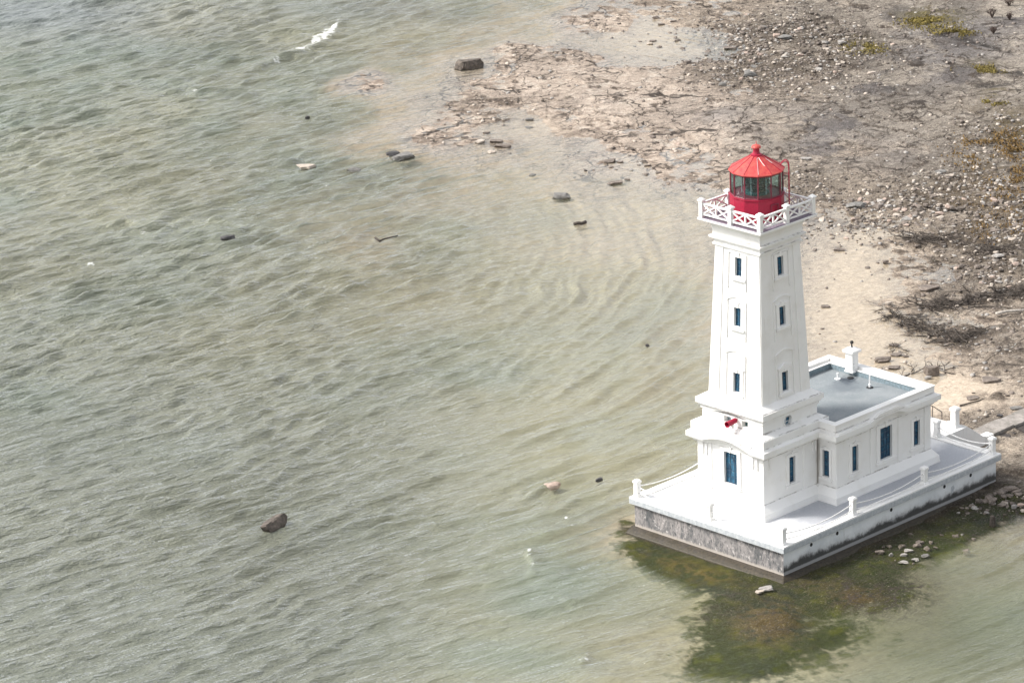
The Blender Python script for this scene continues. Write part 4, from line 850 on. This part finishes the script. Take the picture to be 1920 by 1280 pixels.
b = MB(); b.lathe(TX, TY, [(.95, ZS-.2), (.95, ZS+.12), (.80, ZS+.16), (.80, ZS+.24)], 20); st = b.build('lens_stand', M['pedestal'], LH)
b = MB(); b.lathe(TX, TY, [(.70, ZS+.24), (.86, ZS+.4), (.82, ZS+.44), (.94, ZS+.60), (.90, ZS+.64), (.98, ZS+.85), (.94, ZS+.90), (.98, ZS+1.1), (.92, ZS+1.14), (.92, ZS+1.35), (.80, ZS+1.4), (.7, ZS+1.6)], 18, 0); b.build('lens', M['lens'], LH)
b = MB()
for i in range(6):
    a = .35+math.pi*i/3; x, y = TX+1.15*math.cos(a), TY+1.15*math.sin(a); b = MB(); b.tube([(x, y, ZS+.1), (x, y, ZS+1.7)], .03, 5); b.build('lens_frame', M['lfloor'], LH)
# roof
b = MB(); b.lathe(TX, TY, [(2.12, ZE-.02), (2.17, ZE+.02), (2.15, ZE+.08), (.42, 30.34), (.40, 30.38)], 12, A0); roof = b.build('lantern_roof', M['redroof'], LH)
b = MB()
for i in range(12):
    a = A0+math.pi*i/6; ca, sa = math.cos(a), math.sin(a); b.tube([(TX+2.14*ca, TY+2.14*sa, ZE+.10), (TX+.43*ca, TY+.43*sa, 30.35)], .022, 5)
b.build('roof_seam', M['red'], roof)
b = MB(); b.lathe(TX, TY, [(.44, 30.30), (.44, 30.42), (.30, 30.46), (.25, 30.62), (.24, 30.92)], 14); vn = b.build('roof_vent', M['red'], LH)
b = MB(); b.lathe(TX, TY, [(.26, 30.88), (.37, 30.92), (.37, 30.99), (.30, 31.10), (.12, 31.17), (.03, 31.20), (.025, 31.42)], 14); b.build('vent_cap', M['redroof'], vn)
def onroof(a, r):   # point on the roof panel at polar angle a, radius r
    k = (2.15-r)/(2.15-.42); m = (a-A0) % (math.pi/6)-math.pi/12; rr = r*math.cos(math.pi/12)/math.cos(m)
    return Vector((TX+rr*math.cos(a), TY+rr*math.sin(a), ZE+.08+(30.34-ZE-.08)*k+.02))
b = MB(); d2 = math.radians
for p in ([(226, .62), (226, 2.05)], [(226, .62), (242, .58)], [(242, .58), (250, 1.35)], [(288, .75), (290, 1.3)]):
    (a0_, r0_), (a1_, r1_) = p; n = 6; b.tube([onroof(d2(a0_+(a1_-a0_)*i/n), r0_+(r1_-r0_)*i/n) for i in range(n+1)], .022, 4)
b.build('paint_streak', M['white_clean'], roof)
# curved ladder on the lantern
a = math.radians(307); ca, sa = math.cos(a), math.sin(a); tx, ty = -sa, ca; b = MB()
for s_ in (-.19, .19):
    pts = [(2.46, zf), (2.46, 29.45), (2.42, 29.75), (2.28, 29.93), (2.10, 29.92), (1.92, 29.78), (1.80, 29.58)]
    b.tube([(TX+r*ca+s_*tx, TY+r*sa+s_*ty, z) for r, z in pts], .04, 6)
for i in range(12):
    z = zf+.25+.33*i; b.tube([(TX+2.46*ca-.19*tx, TY+2.46*sa-.19*ty, z), (TX+2.46*ca+.19*tx, TY+2.46*sa+.19*ty, z)], .022, 5)
for z in (26.4, 28.9):
    for s_ in (-.19, .19): b.tube([(TX+2.46*ca+s_*tx, TY+2.46*sa+s_*ty, z), (TX+2.05*ca+s_*tx, TY+2.05*sa+s_*ty, z)], .03, 5)
b.build('ladder', M['red'], LH)
# wing: roof, parapet, chimney, pipes
b = MB(); b.box(WU0+.02, WU1-.02, WV0+.02, WV1-.02, 8.0, 8.30); b.build('wing_roof', M['roof'], LH)
PO, PI_ = .24, -.62      # parapet outer offset, inner offset from the wall face
def ringbox(b, oo, io, z0, z1, jog=True):
    x0, x1, y0, y1 = WU0-oo, WU1+oo, WV0-oo, WV1+oo; X0, X1, Y0, Y1 = WU0-io, WU1+io, WV0-io, WV1+io
    b.box(x0, x1, y0, Y0, z0, z1); b.box(x0, x1, Y1, y1, z0, z1); b.box(X1, x1, Y0+.001, Y1-.001, z0, z1); b.box(x0, X0, Y0+.001, Y1-.001, z0, z1)
b = MB(); ringbox(b, PO, -.30, 8.2, 8.93)
b.box(WU0-PO, WU1+PO, WV0-.30-PO, WV0-.02-PO, 8.2, 8.36)
b.build('parapet', M['white'], LH, .015)
b = MB(); ringbox(b, PO+.05, -.32, 8.932, 9.02); b.build('parapet_coping', M['white_clean'], LH, .012)
b = MB(); ringbox(b, -.302, -.62, 8.25, 8.74); b.build('roof_upstand', M['flashing'], LH)
b = MB(); ringbox(b, -.323, -.66, 8.742, 8.79); b.build('upstand_trim', M['white_clean'], LH)
b = MB(); fP = lambda t: arch_s(t, 13.0, 14.5, 16.3, 17.9, .42)
strip(b, 'v', WV0-.52, WV0-.1, lin_(12.9, 18.0, 40), zt-.15, zt+.12, fP); b.build('arched_hood', M['white_clean'], LH)
CX, CY = 20.42, 10.77
b = MB(); b.sq(CX, CY, [(.44, 8.60), (.44, 8.72), (.36, 8.78), (.36, 10.18)]); ch = b.build('chimney', M['white_clean'], LH, .015)
b = MB()
for sx in (-1, 1):
    b.box(CX+sx*.37-.015, CX+sx*.37+.015, CY-.24, CY+.24, 8.95, 10.05); b.box(CX-.24, CX+.24, CY+sx*.37-.015, CY+sx*.37+.015, 8.95, 10.05)
b.build('chimney_panel', M['white'], ch, .008)
b = MB(); b.sq(CX, CY, [(.42, 10.18), (.54, 10.26), (.56, 10.44), (.30, 10.62), (.22, 10.66)]); b.build('chimney_cap', M['white_clean'], ch, .012)
b = MB(); b.lathe(CX, CY, [(.16, 10.62), (.10, 10.68), (.06, 10.74), (.06, 10.92), (.13, 10.98), (.15, 11.06), (.12, 11.16), (.04, 11.2)], 12); b.build('flue', M['black'], ch, smooth=True)
b = MB(); b.lathe(19.75, 10.35, [(.26, 8.30), (.26, 8.36), (.20, 8.38)], 14); b.build('roof_hatch', M['black'], LH)
b = MB(); b.lathe(18.97, 11.02, [(.26, 8.30), (.24, 8.35), (.09, 8.38), (.07, 8.40), (.07, 8.78), (.09, 8.80)], 12); b.build('vent_pipe', M['pvc'], LH)
b = MB(); b.lathe(19.08, 7.75, [(.10, 8.34), (.10, 8.62), (.065, 8.64), (.065, 9.42)], 12); vp = b.build('vent_pipe', M['pvc'], LH)
b = MB(); b.lathe(19.08, 7.75, [(.30, 8.30), (.28, 8.345)], 16); b.build('pipe_collar', M['black'], vp)
# shore side door
b = MB(); b.box(WU1-.02, WU1+.06, 7.7, 9.2, 3.4, 6.2); dr = b.build('door', M['frameblue'], LH); b = MB(); b.lathe(WU1+.09, 7.9, [(.05, 4.5), (.05, 4.6)], 8); b.build('handle', M['black'], dr)
# ================================================================== SHORE: rocks, driftwood, plants
def ico(sub):
    bm = bmesh.new(); bmesh.ops.create_icosphere(bm, subdivisions=sub, radius=1.0)
    v = np.array([p.co[:] for p in bm.verts]); f = [tuple(q.index for q in p.verts) for p in bm.faces]; bm.free(); return v, f
ICO3, ICO1, ICO2 = ico(3), ico(1), ico(2)
def rock_verts(base, r, flat=False, cuts=7):
    v = base.copy(); pw = r.uniform(.45, .8)
    v = np.sign(v)*np.abs(v)**pw; v /= np.abs(v).max()
    for _ in range(cuts):
        n = r.randn(3); n[2] *= .5; n /= np.linalg.norm(n); d = r.uniform(.55, .9); k = v@n-d
        v = v-np.outer(np.clip(k, 0, None), n)*.95
    nz = fbm(v[:, 0]*1.8+r.rand()*50, v[:, 1]*1.8+v[:, 2]*1.3, 3, 3)
    v = v*(1+.26*nz)[:, None]
    if flat: v[:, 2] = np.clip(v[:, 2], -.9, .62)
    return v/np.abs(v).max(0)
def ppm(p): return FPX/np.linalg.norm(np.asarray(p)-CAM_P)
def rock(px, py, w_, h_, kind, label, rot=0.0, flat=True, seed=0, cat='rock', name='rock', tilt=0.0, group=None, sink=.25):
    r = np.random.RandomState(int(px*7+py*13+seed)); p = at(px, py+h_*.30, 0); z = max(gz(p[0], p[1]), -.25); p = at(px, py+h_*.30, max(z, 0)); k = ppm(p)
    W = 1.15*w_/k; Dp = W*r.uniform(.55, .8); Hh = max((h_/k-Dp*.34)/.94, .10*W+.06)
    if (px, py) == (521, 981): W, Dp, Hh = 3.3, 1.15, .85
    v = rock_verts(ICO3[0], r, flat); v = v*np.array([W/2, Dp/2, Hh*.72]); v[:, 2] += Hh*.72*(1-2*sink)
    me = bpy.data.meshes.new(name); me.from_pydata(v.tolist(), [], ICO3[1])
    o = link(name, me, RK[kind]); o.location = (p[0], p[1], max(z, -.12)+(.8*gw(p[0], p[1]) if z < -.05 else 0)); o.rotation_euler = (tilt, tilt*.4, YAW-math.pi/2+rot)
    return tag(o, label, cat, group)
ROCKS = [
 (881,119,50,28,'umber','large wedge shaped brown slab standing in shallows by the pale rock shelf',.35,True),
 (758,295,40,22,'slate','big grey flat boulder in open water with a thin dark slab beside it',.5,True),
 (739,288,26,12,'dark','thin dark slab half under water against the big grey boulder',.4,True),
 (742,298,14,6,'dark','small black stone at water level below the thin dark slab',0,True),
 (573,313,33,15,'pale','pale topped rock alone in waves left of the grey boulder',-.2,True),
 (664,316,25,11,'slate','low wet grey rock awash between pale topped rock and grey boulder',0,False),
 (429,448,28,14,'dark','rounded black boulder alone in the waves at far left',.1,False),
 (521,981,56,34,'umber','lone dark slab tilted upright in open water at lower left',1.0,True),
 (1037,914,29,16,'pink','pinkish awash rock in water near the outer pier corner',.5,False),
 (1123,899,15,9,'dark','small dark rock between pinkish rock and pier corner',.6,True),
 (1054,365,31,16,'slate','layered dark slab in shallow water left of the lantern',-.2,True),
 (1000,327,15,8,'slate','small grey rock in calm shallows above the layered dark slab',0,True),
 (577,221,8,7,'dark','tiny black rock alone among upper left waves',0,False),
 (1605,383,36,16,'slate','big smooth grey boulder beside lagoon right of the gallery railing',.1,False),
 (1620,384,12,10,'slate','round grey stone touching the big smooth grey boulder',.1,False),
 (1743,538,36,13,'brown','flat brown slab lying above the long driftwood heap',.1,True),
 (1746,696,28,24,'brown','dark blocky boulder with roots on sand behind the wing',.2,True),
 (1740,708,14,8,'grey','small pale stone at the foot of the dark blocky boulder',0,False),
 (1656,673,30,14,'brown','low brown slab just behind the chimney on sand',.1,True),
 (1677,688,22,8,'brown','thin dark slab behind the roof parapet near the brown slab',0,True),
 (1681,663,22,9,'brown','broken flat stone among sticks behind chimney',.3,True),
 (1676,645,18,9,'brown','small upper flat stone with a stick leaning on it behind chimney',.2,True),
 (1697,667,12,6,'brown','small stone right of the sticks behind chimney',.2,True),
 (1667,569,13,8,'pale','small pale stone beside scraps of weed in the lagoon',0,False),
 (1661,492,12,9,'brown','single brown stone on lagoon sand above the driftwood',0,False),
 (1229,33,13,7,'brown','small dark stone highest in the upper still pool',0,False),
 (1263,40,11,6,'brown','small dark stone near ledge of upper still pool',0,False),
 (1271,75,11,6,'brown','small dark stone in the middle of the upper still pool',0,False),
 (1279,89,11,6,'brown','small dark stone just below middle of the upper still pool',0,False),
 (1288,118,17,10,'brown','square brown stone at the lower end of upper still pool',.2,True),
 (1225,76,14,6,'brown','dark stone touching a pale stone in the upper still pool',0,True),
 (1218,81,12,6,'pale','pale stone touching a dark stone in the upper still pool',0,True),
 (901,264,21,10,'pale','pale flat stone at the near edge of the shelf pool',.1,True),
 (922,283,14,7,'pale','small pale stone awash below the shelf pool',0,True),
 (913,247,14,6,'brown','thin brown stone above the pale flat stone',0,True),
 (871,257,14,7,'brown','dark square stone at tip of the low shelf',0,True),
 (931,264,22,7,'brown','thin brown slab in the shelf pool upper one of two',0,True),
 (942,272,30,9,'brown','wide brown slab in the shelf pool lower one of two',0,True),
 (993,223,14,7,'slate','grey stone in the shelf pool upper one of a pair',0,True),
 (992,237,14,6,'slate','grey stone in the shelf pool lower one of a pair',0,True),
 (1145,301,24,10,'brown','dark layered slab in shallows below the main rock shelf',.1,True),
 (1163,303,12,5,'brown','small slab at right end of the dark layered slab',0,True),
 (1152,340,28,10,'brown','dark flat slab in shallows nearest to the gallery railing',.1,True),
 (1176,335,10,6,'brown','small stone right of the flat slab near the railing',0,True),
 (1235,323,12,5,'brown','small stone in shallows left of the red roof',0,True),
 (1404,138,28,16,'slate','dark bluish boulder sunk in the rubble field above the red roof',.2,False),
 (1355,158,14,9,'slate','grey boulder left of dark bluish boulder on the shelf',0,False),
 (1368,88,24,10,'brown','dark slab at left margin of the rubble field',.1,True),
 (1470,68,26,10,'slate','dark low slab high in the rubble field',.1,True),
 (1765,322,22,12,'slate','dark stone beside a pale boulder on the bare rock to the right',.2,True),
 (1779,330,20,11,'pale','pale boulder beside a dark stone on the bare rock',.1,False),
 (1632,136,17,8,'pale','bright pale slab on bare grey rock at upper right',.3,True),
 (1437,1101,28,9,'grey','pale rock awash in front of the near pier corner',.1,True),
 (1424,1107,16,7,'pale','small bright stone next to the pale awash rock at pier corner',0,True),
 (1650,1032,17,9,'brown','brown stone leftmost of the submerged stone cluster by the pier',0,True),
 (1671,1038,8,8,'grey','small upright stone within the submerged cluster by the pier',0,False),
 (1703,1029,16,7,'grey','grey stone highest in the submerged cluster by the pier',.2,True),
 (1716,1046,14,7,'grey','grey stone rightmost of the submerged cluster by the pier',0,True),
 (1693,1051,18,6,'grey','flat grey stone lowest in the submerged cluster by the pier',0,True),
 (1694,1037,14,6,'grey','grey stone in the middle of the submerged cluster by the pier',0,True),
 (1737,1038,18,7,'slate','dim stone just right of the submerged cluster by the pier',.2,True),
 (1826,951,12,8,'grey','grey stone at the waterline below the right pier end',0,False),
 (1902,950,10,8,'grey','round grey stone at the waterline near right edge',0,False),
 (1915,946,16,8,'pink','pinkish flat stone at the waterline cut by the right edge',0,True),
 (1896,916,26,12,'brown','flat brown slab on dark ground near the right edge',.1,True),
 (1905,764,22,9,'slate','dark slab above the walkway near right edge',.2,True),
 (1874,778,12,6,'dark','small dark stone lying above the walkway',.3,True),
 (1875,787,8,5,'pale','small bright stone at the upper walkway edge',0,False),
 (1822,745,24,8,'brown','flat brown slab on sand above the handrail',0,True),
 (1860,710,34,12,'brown','wide brown weedy slab lying on sand above the walkway',0,True),
 (1590,382,14,6,'brown','small brown stone left of the big smooth grey boulder',0,True),
 (1512,297,20,8,'grey','pale grey slab to the right of lantern roof on the bare rock',0,True),
 (1240,45,12,5,'brown','small ledge stone by the upper still pool rim',0,True),
 (1214,649,7,6,'dark','tiny dark stone alone in water left of the tower',0,False),
 (1548,573,18,6,'brown','thin brown stone in the lagoon right of the tower',0,True),
 (1575,467,22,6,'brown','flat brown stone in the lagoon right of tower top window',0,True),
 (1900,448,18,9,'pale','pale stone on rubble near the right edge above driftwood',.1,False),
]
for i, q in enumerate(ROCKS):
    px, py, w_, h_, kind, lab, rot, flat = q
    rock(px, py, w_, h_, kind, lab, rot, flat, seed=i, tilt=-.22 if (px, py) == (521, 981) else 0.0, sink=.12 if kind != 'slate' else .2)
o = MB(); p = at(1861, 980, 0); o.lathe(p[0], p[1], [(.28, -.5), (.24, .2), (.20, .55), (.10, .62)], 9); s_ = o.build('timber_stump', M['wood']); tag(s_, 'short black timber stump standing in water at lower right', 'stump')

# fields of broken stone: the larger ones are objects, the fine rubble is one mass
rs = np.random.RandomState(12)
PROTO = []
for i in range(14):
    v = rock_verts(ICO2[0], rs, i % 3 > 0, 6)*np.array([.5, rs.uniform(.3, .42), rs.uniform(.16, .28)])
    me = bpy.data.meshes.new('shore_rock'); me.from_pydata(v.tolist(), [], ICO2[1]); me.materials.append(RK[['brown', 'pale', 'brown', 'grey', 'brown', 'umber', 'pink'][i % 7]]); PROTO.append(me)
FIELDS = [(1430,90,120,50,60,.5,'rock lying in the rubble field between upper pool and mossy rock','rocks in the upper rubble field'),
 (1570,115,90,50,30,.5,'rock lying on the broken stone left of the moss patch','rocks left of the moss patch'),
 (1700,395,170,32,70,.55,'rock lying in the stony bank beyond the big grey boulder','rocks of the stony bank'),
 (1875,400,60,60,40,.6,'rock lying in the scrubby bank near the right edge','rocks of the scrubby bank'),
 (1860,525,60,40,28,.5,'rock lying between the driftwood heaps','rocks between the driftwood heaps'),
 (1850,930,60,20,26,.5,'rock on the dark wet ground by the right pier end','rocks by the right pier end'),
 (1740,1012,120,22,16,.40,'rock lying in shallow water along the pier foot','rocks along the pier foot'),
 (1200,290,90,30,22,.45,'rock lying along the lower edge of the main shelf','rocks on the shelf edge')]
for fx, fy, sx, sy, n, sz, lab, grp in FIELDS:
    for i in range(n):
        for _ in range(8):
            px, py = fx+rs.randn()*sx*.6, fy+rs.randn()*sy*.6
            p = at(px, py, 0)
            if px < 1935 and 0 < py and not (-1 < p[0] < 33 and -1 < p[1] < 17): break
        z = gz(p[0], p[1]); p = at(px, py, max(z, 0)); k = sz*rs.uniform(.8, 1.9)
        o = bpy.data.objects.new('shore_rock', PROTO[rs.choice([0, 2, 4, 5, 7, 12]) if 'pier' in grp else rs.randint(14)]); COL.objects.link(o); o.location = (p[0], p[1], max(z, -.12)+.04*k)
        o.scale = (k, k, k*rs.uniform(.7, 1.3)); o.rotation_euler = (rs.randn()*.15, rs.randn()*.15, rs.rand()*6.28); tag(o, lab, 'rock', grp)
def mass(name, pts, sizes, mats, base, seed):
    r = np.random.RandomState(seed); nv = len(base[0]); F = np.array(base[1])
    var = [rock_verts(base[0], r, True, 4) for _ in range(10)]; V = np.zeros((len(pts), nv, 3)); 
    for i, (p, s) in enumerate(zip(pts, sizes)):
        v = var[i % 10]*np.array([.5, .38, .24])*s; a = r.rand()*6.28; c, s2 = math.cos(a), math.sin(a); t = r.randn()*.25
        x = v[:, 0]*c-v[:, 1]*s2; y = v[:, 0]*s2+v[:, 1]*c; V[i] = np.stack([x, y, v[:, 2]+t*x], -1)+p
    faces = (F[None]+(np.arange(len(pts))*nv)[:, None, None]).reshape(-1, 3)
    me = bpy.data.meshes.new(name); me.vertices.add(len(pts)*nv); me.vertices.foreach_set('co', V.astype(np.float32).ravel())
    me.loops.add(faces.size); me.loops.foreach_set('vertex_index', faces.astype(np.int32).ravel()); me.polygons.add(len(faces)); me.polygons.foreach_set('loop_start', (np.arange(len(faces))*3).astype(np.int32))
    me.update(calc_edges=True); o = link(name, me, mats)
    me.polygons.foreach_set('material_index', np.repeat(r.choice(len(mats), len(pts)), len(F)).astype(np.int32)); return o
N = 110000; cx_ = rs.uniform(-10, 62, N); ct = rs.uniform(300, 480, N)
X = CAM_P[0]+cx_*RH[0]+ct*FH[0]; Y = CAM_P[1]+cx_*RH[1]+ct*FH[1]
den = np.clip(field(rub, X, Y)*1.2+.16*field(land, X, Y)*sstep(-.1, .5, field(nB, X, Y))+.25*field(wrack, X, Y), 0, 1); hz = field(H2, X, Y)
ok = (rs.rand(N) < den*.60) & (hz > -.14) & ~((X > -1) & (X < 33) & (Y > -1) & (Y < 17))
P = np.stack([X[ok], Y[ok], hz[ok]+.02], -1); S = .16+.42*rs.rand(len(P))**2.2
rb = mass('rubble', P, S, [RK['brown'], RK['umber'], RK['grey'], RK['brown'], RK['pale'], RK['brown']], ICO1, 5); tag(rb, 'loose broken stone covering the shore', kind='stuff')

# driftwood
def twig_tree(b, p, d, L, r0, rr, depth=0):
    n = 4; pts = [np.array(p, float)]; dd = np.array(d, float)
    for i in range(n):
        dd = dd+rr.randn(3)*np.array([.22, .22, .10]); dd /= np.linalg.norm(dd); q = pts[-1]+dd*L/n
        g_ = max(gz(q[0], q[1]), 0)+.03
        if q[2] < g_: q[2] = g_; dd[2] = abs(dd[2])*.5
        pts.append(q)
    b.tube(pts, r0, 4, r1=r0*.35)
    if depth < 2:
        for i in range(rr.randint(2, 5)):
            k = rr.randint(1, n+1); e = dd+rr.randn(3)*np.array([.55, .55, .16]); e /= np.linalg.norm(e); twig_tree(b, pts[k], e, L*rr.uniform(.35, .65), r0*.55, rr, depth+1)
def heap(pts, spread, n, L, label, seed, r0=.06, mat='wood'):
    rr = np.random.RandomState(seed); b = MB()
    for i in range(n):
        k = rr.rand()*(len(pts)-1); j = min(int(k), len(pts)-2); t = k-j; a = np.array(pts[j], float); c_ = np.array(pts[j+1], float)
        q = a+(c_-a)*t+rr.randn(2)*np.array([spread, spread*.4]); p = at(q[0], q[1], 0); p[2] = max(gz(p[0], p[1]), 0)+rr.rand()*.25
        dp = at(*c_)-at(*a); ang = math.atan2(dp[1], dp[0])+rr.randn()*.55+(math.pi if rr.rand() < .4 else 0)
        twig_tree(b, p, (math.cos(ang), math.sin(ang), rr.uniform(-.1, .10)), L*rr.uniform(.6, 1.25), r0*rr.uniform(.6, 1.4), rr)
    p0 = at(*pts[len(pts)//2]); o = empty('driftwood_heap', (p0[0], p0[1], 0)); bo = b.build('branches', M[mat], o)
    return tag(o, label, 'driftwood')
heap([(1685,443),(1740,456),(1790,462)], 10, 50, 1.5, 'dark twiggy driftwood heap on stony bank below the big grey boulder', 1, .06)
heap([(1840,476),(1890,480)], 9, 34, 1.5, 'round dark brush heap with upright twigs near the right edge', 2, .05)
heap([(1662,585),(1700,605),(1760,625),(1830,650)], 9, 90, 1.6, 'long straggling driftwood heap reaching into the lagoon sand', 3, .06)
heap([(1730,572),(1800,575),(1870,560),(1925,550)], 9, 110, 1.7, 'thick dark driftwood bank running to the right edge', 4, .07)
heap([(1790,640),(1845,622)], 8, 34, 1.4, 'small brush heap at the tail of the long driftwood heap', 5, .05)
heap([(1758,690),(1775,700)], 3, 9, 1.2, 'root tangle sticking out of the dark blocky boulder', 6, .05)
heap([(1674,644),(1684,664)], 2, 9, 1.5, 'loose dark sticks among flat stones behind the chimney', 7, .04)
heap([(1640,570),(1668,580)], 6, 6, 1.0, 'scraps of dark weed and twigs beside a small pale stone', 8, .04)
heap([(1690,708),(1735,690)], 2, 4, 1.8, 'thin dark branch lying left of the dark blocky boulder', 9, .05)
def log(pts, r, label, mat='wood', z=.10, name='driftwood_log', r1=None):
    P_ = []
    for q in pts:
        p = at(q[0], q[1], 0); zz = max(gz(p[0], p[1]), gw(p[0], p[1])*.9, 0)+z+(q[2] if len(q) > 2 else 0); p = at(q[0], q[1], zz); P_.append(p)
    b = MB(); b.tube(P_, r, 8, r1=r1); p0 = P_[0]; 
    o = b.build(name, M[mat], None, smooth=True); return tag(o, label, 'log')
log([(1077,420),(1083,418),(1090,419),(1098,416)], .17, 'short black log floating in calm water left of the tower')
log([(704,446),(712,452),(720,448),(733,445),(746,442)], .12, 'thin black branch caught on a submerged rock in the waves', r1=.06)
log([(1868,588),(1885,584),(1905,582),(1930,581)], .16, 'bleached pale log lying in front of the dark driftwood bank', 'palewood', .25, r1=.10)
log([(1800,760),(1830,752),(1850,746)], .08, 'thin dark stick on the sand above the handrail', r1=.04)

# low growth
def leafmass(name, z, n, mat, size, seed, hgt=.35):
    r = np.random.RandomState(seed); b = MB(); V = []; 
    for cx, cy, rx, ry in z:
        for i in range(n):
            px, py = cx+r.randn()*rx*.55, cy+r.randn()*ry*.55; p = at(px, py, 0); g_ = gz(p[0], p[1]); p = at(px, py, max(g_, 0)); 
            if fbm(np.array([p[0]*.5]), np.array([p[1]*.5]), 5, 3)[0] < -.12: continue
            c = Vector((p[0], p[1], g_+r.rand()*hgt*.7+.03)); d = Vector(r.randn(3)); d.z = abs(d.z)*.6; d.normalize(); t = d.orthogonal().normalized()*size*r.uniform(.4, 1); s2 = d.cross(t).normalized()*size*.5
            b.add([c-t, c+s2, c+t+d*size*.3, c-s2], [(0, 1, 2, 3)])
    return b.build(name, M[mat])
ms = leafmass('moss', [(1745,45,50,12),(1725,38,25,6),(1790,62,35,7),(1868,190,20,7),(1840,132,36,7),(1620,92,34,9)], 900, 'moss', .16, 3, .25); tag(ms, 'yellow green moss on the upper rock', kind='stuff')
sc_ = leafmass('undergrowth', [(1885,262,34,26),(1900,285,25,18),(1840,270,40,14),(1880,365,50,40),(1905,330,20,30),(1870,430,40,24),(1820,300,40,20)], 420, 'ochre', .17, 4, .4); tag(sc_, 'ochre scrub on the stony bank', kind='stuff')
def bush(px, py, hpx, label, seed):
    rr = np.random.RandomState(seed); p = at(px, py, 0); z = gz(p[0], p[1]); p = at(px, py, z); k = ppm(p); h = hpx/k
    o = empty('shrub', (p[0], p[1], z)); b = MB()
    for i in range(16):
        a = rr.rand()*6.28; l = h*rr.uniform(.6, 1.1); q = [np.array([p[0], p[1], z])]
        for j in range(3): q.append(q[-1]+np.array([math.cos(a)*l*.16, math.sin(a)*l*.16, l*.32])+rr.randn(3)*l*.05)
        b.tube(q, .03, 4, r1=.012)
    b.build('stem', M['twig'], o); b = MB()
    for i in range(120):
        d = rr.randn(3); d /= np.linalg.norm(d); q = Vector((p[0], p[1], z+h*.6))+Vector(d*rr.rand()**.5*np.array([.5, .5, .42])*h); t = Vector(rr.randn(3))*.06; s2 = Vector(rr.randn(3))*.05; b.add([q-t, q+s2, q+t, q-s2], [(0, 1, 2, 3)])
    b.build('foliage', M['twig'], o); return tag(o, label, 'shrub')
bush(1860, 34, 20, 'small brown shrub on bare rock left of two taller tufts', 1)
bush(1892, 12, 20, 'thin brown shrub growing highest near the upper right corner', 2)
bush(1893, 38, 14, 'thin brown shrub in the right corner just below the highest shrub', 3)
bush(1863, 64, 14, 'low dark brown tuft on pale rock below the other shrubs', 4)
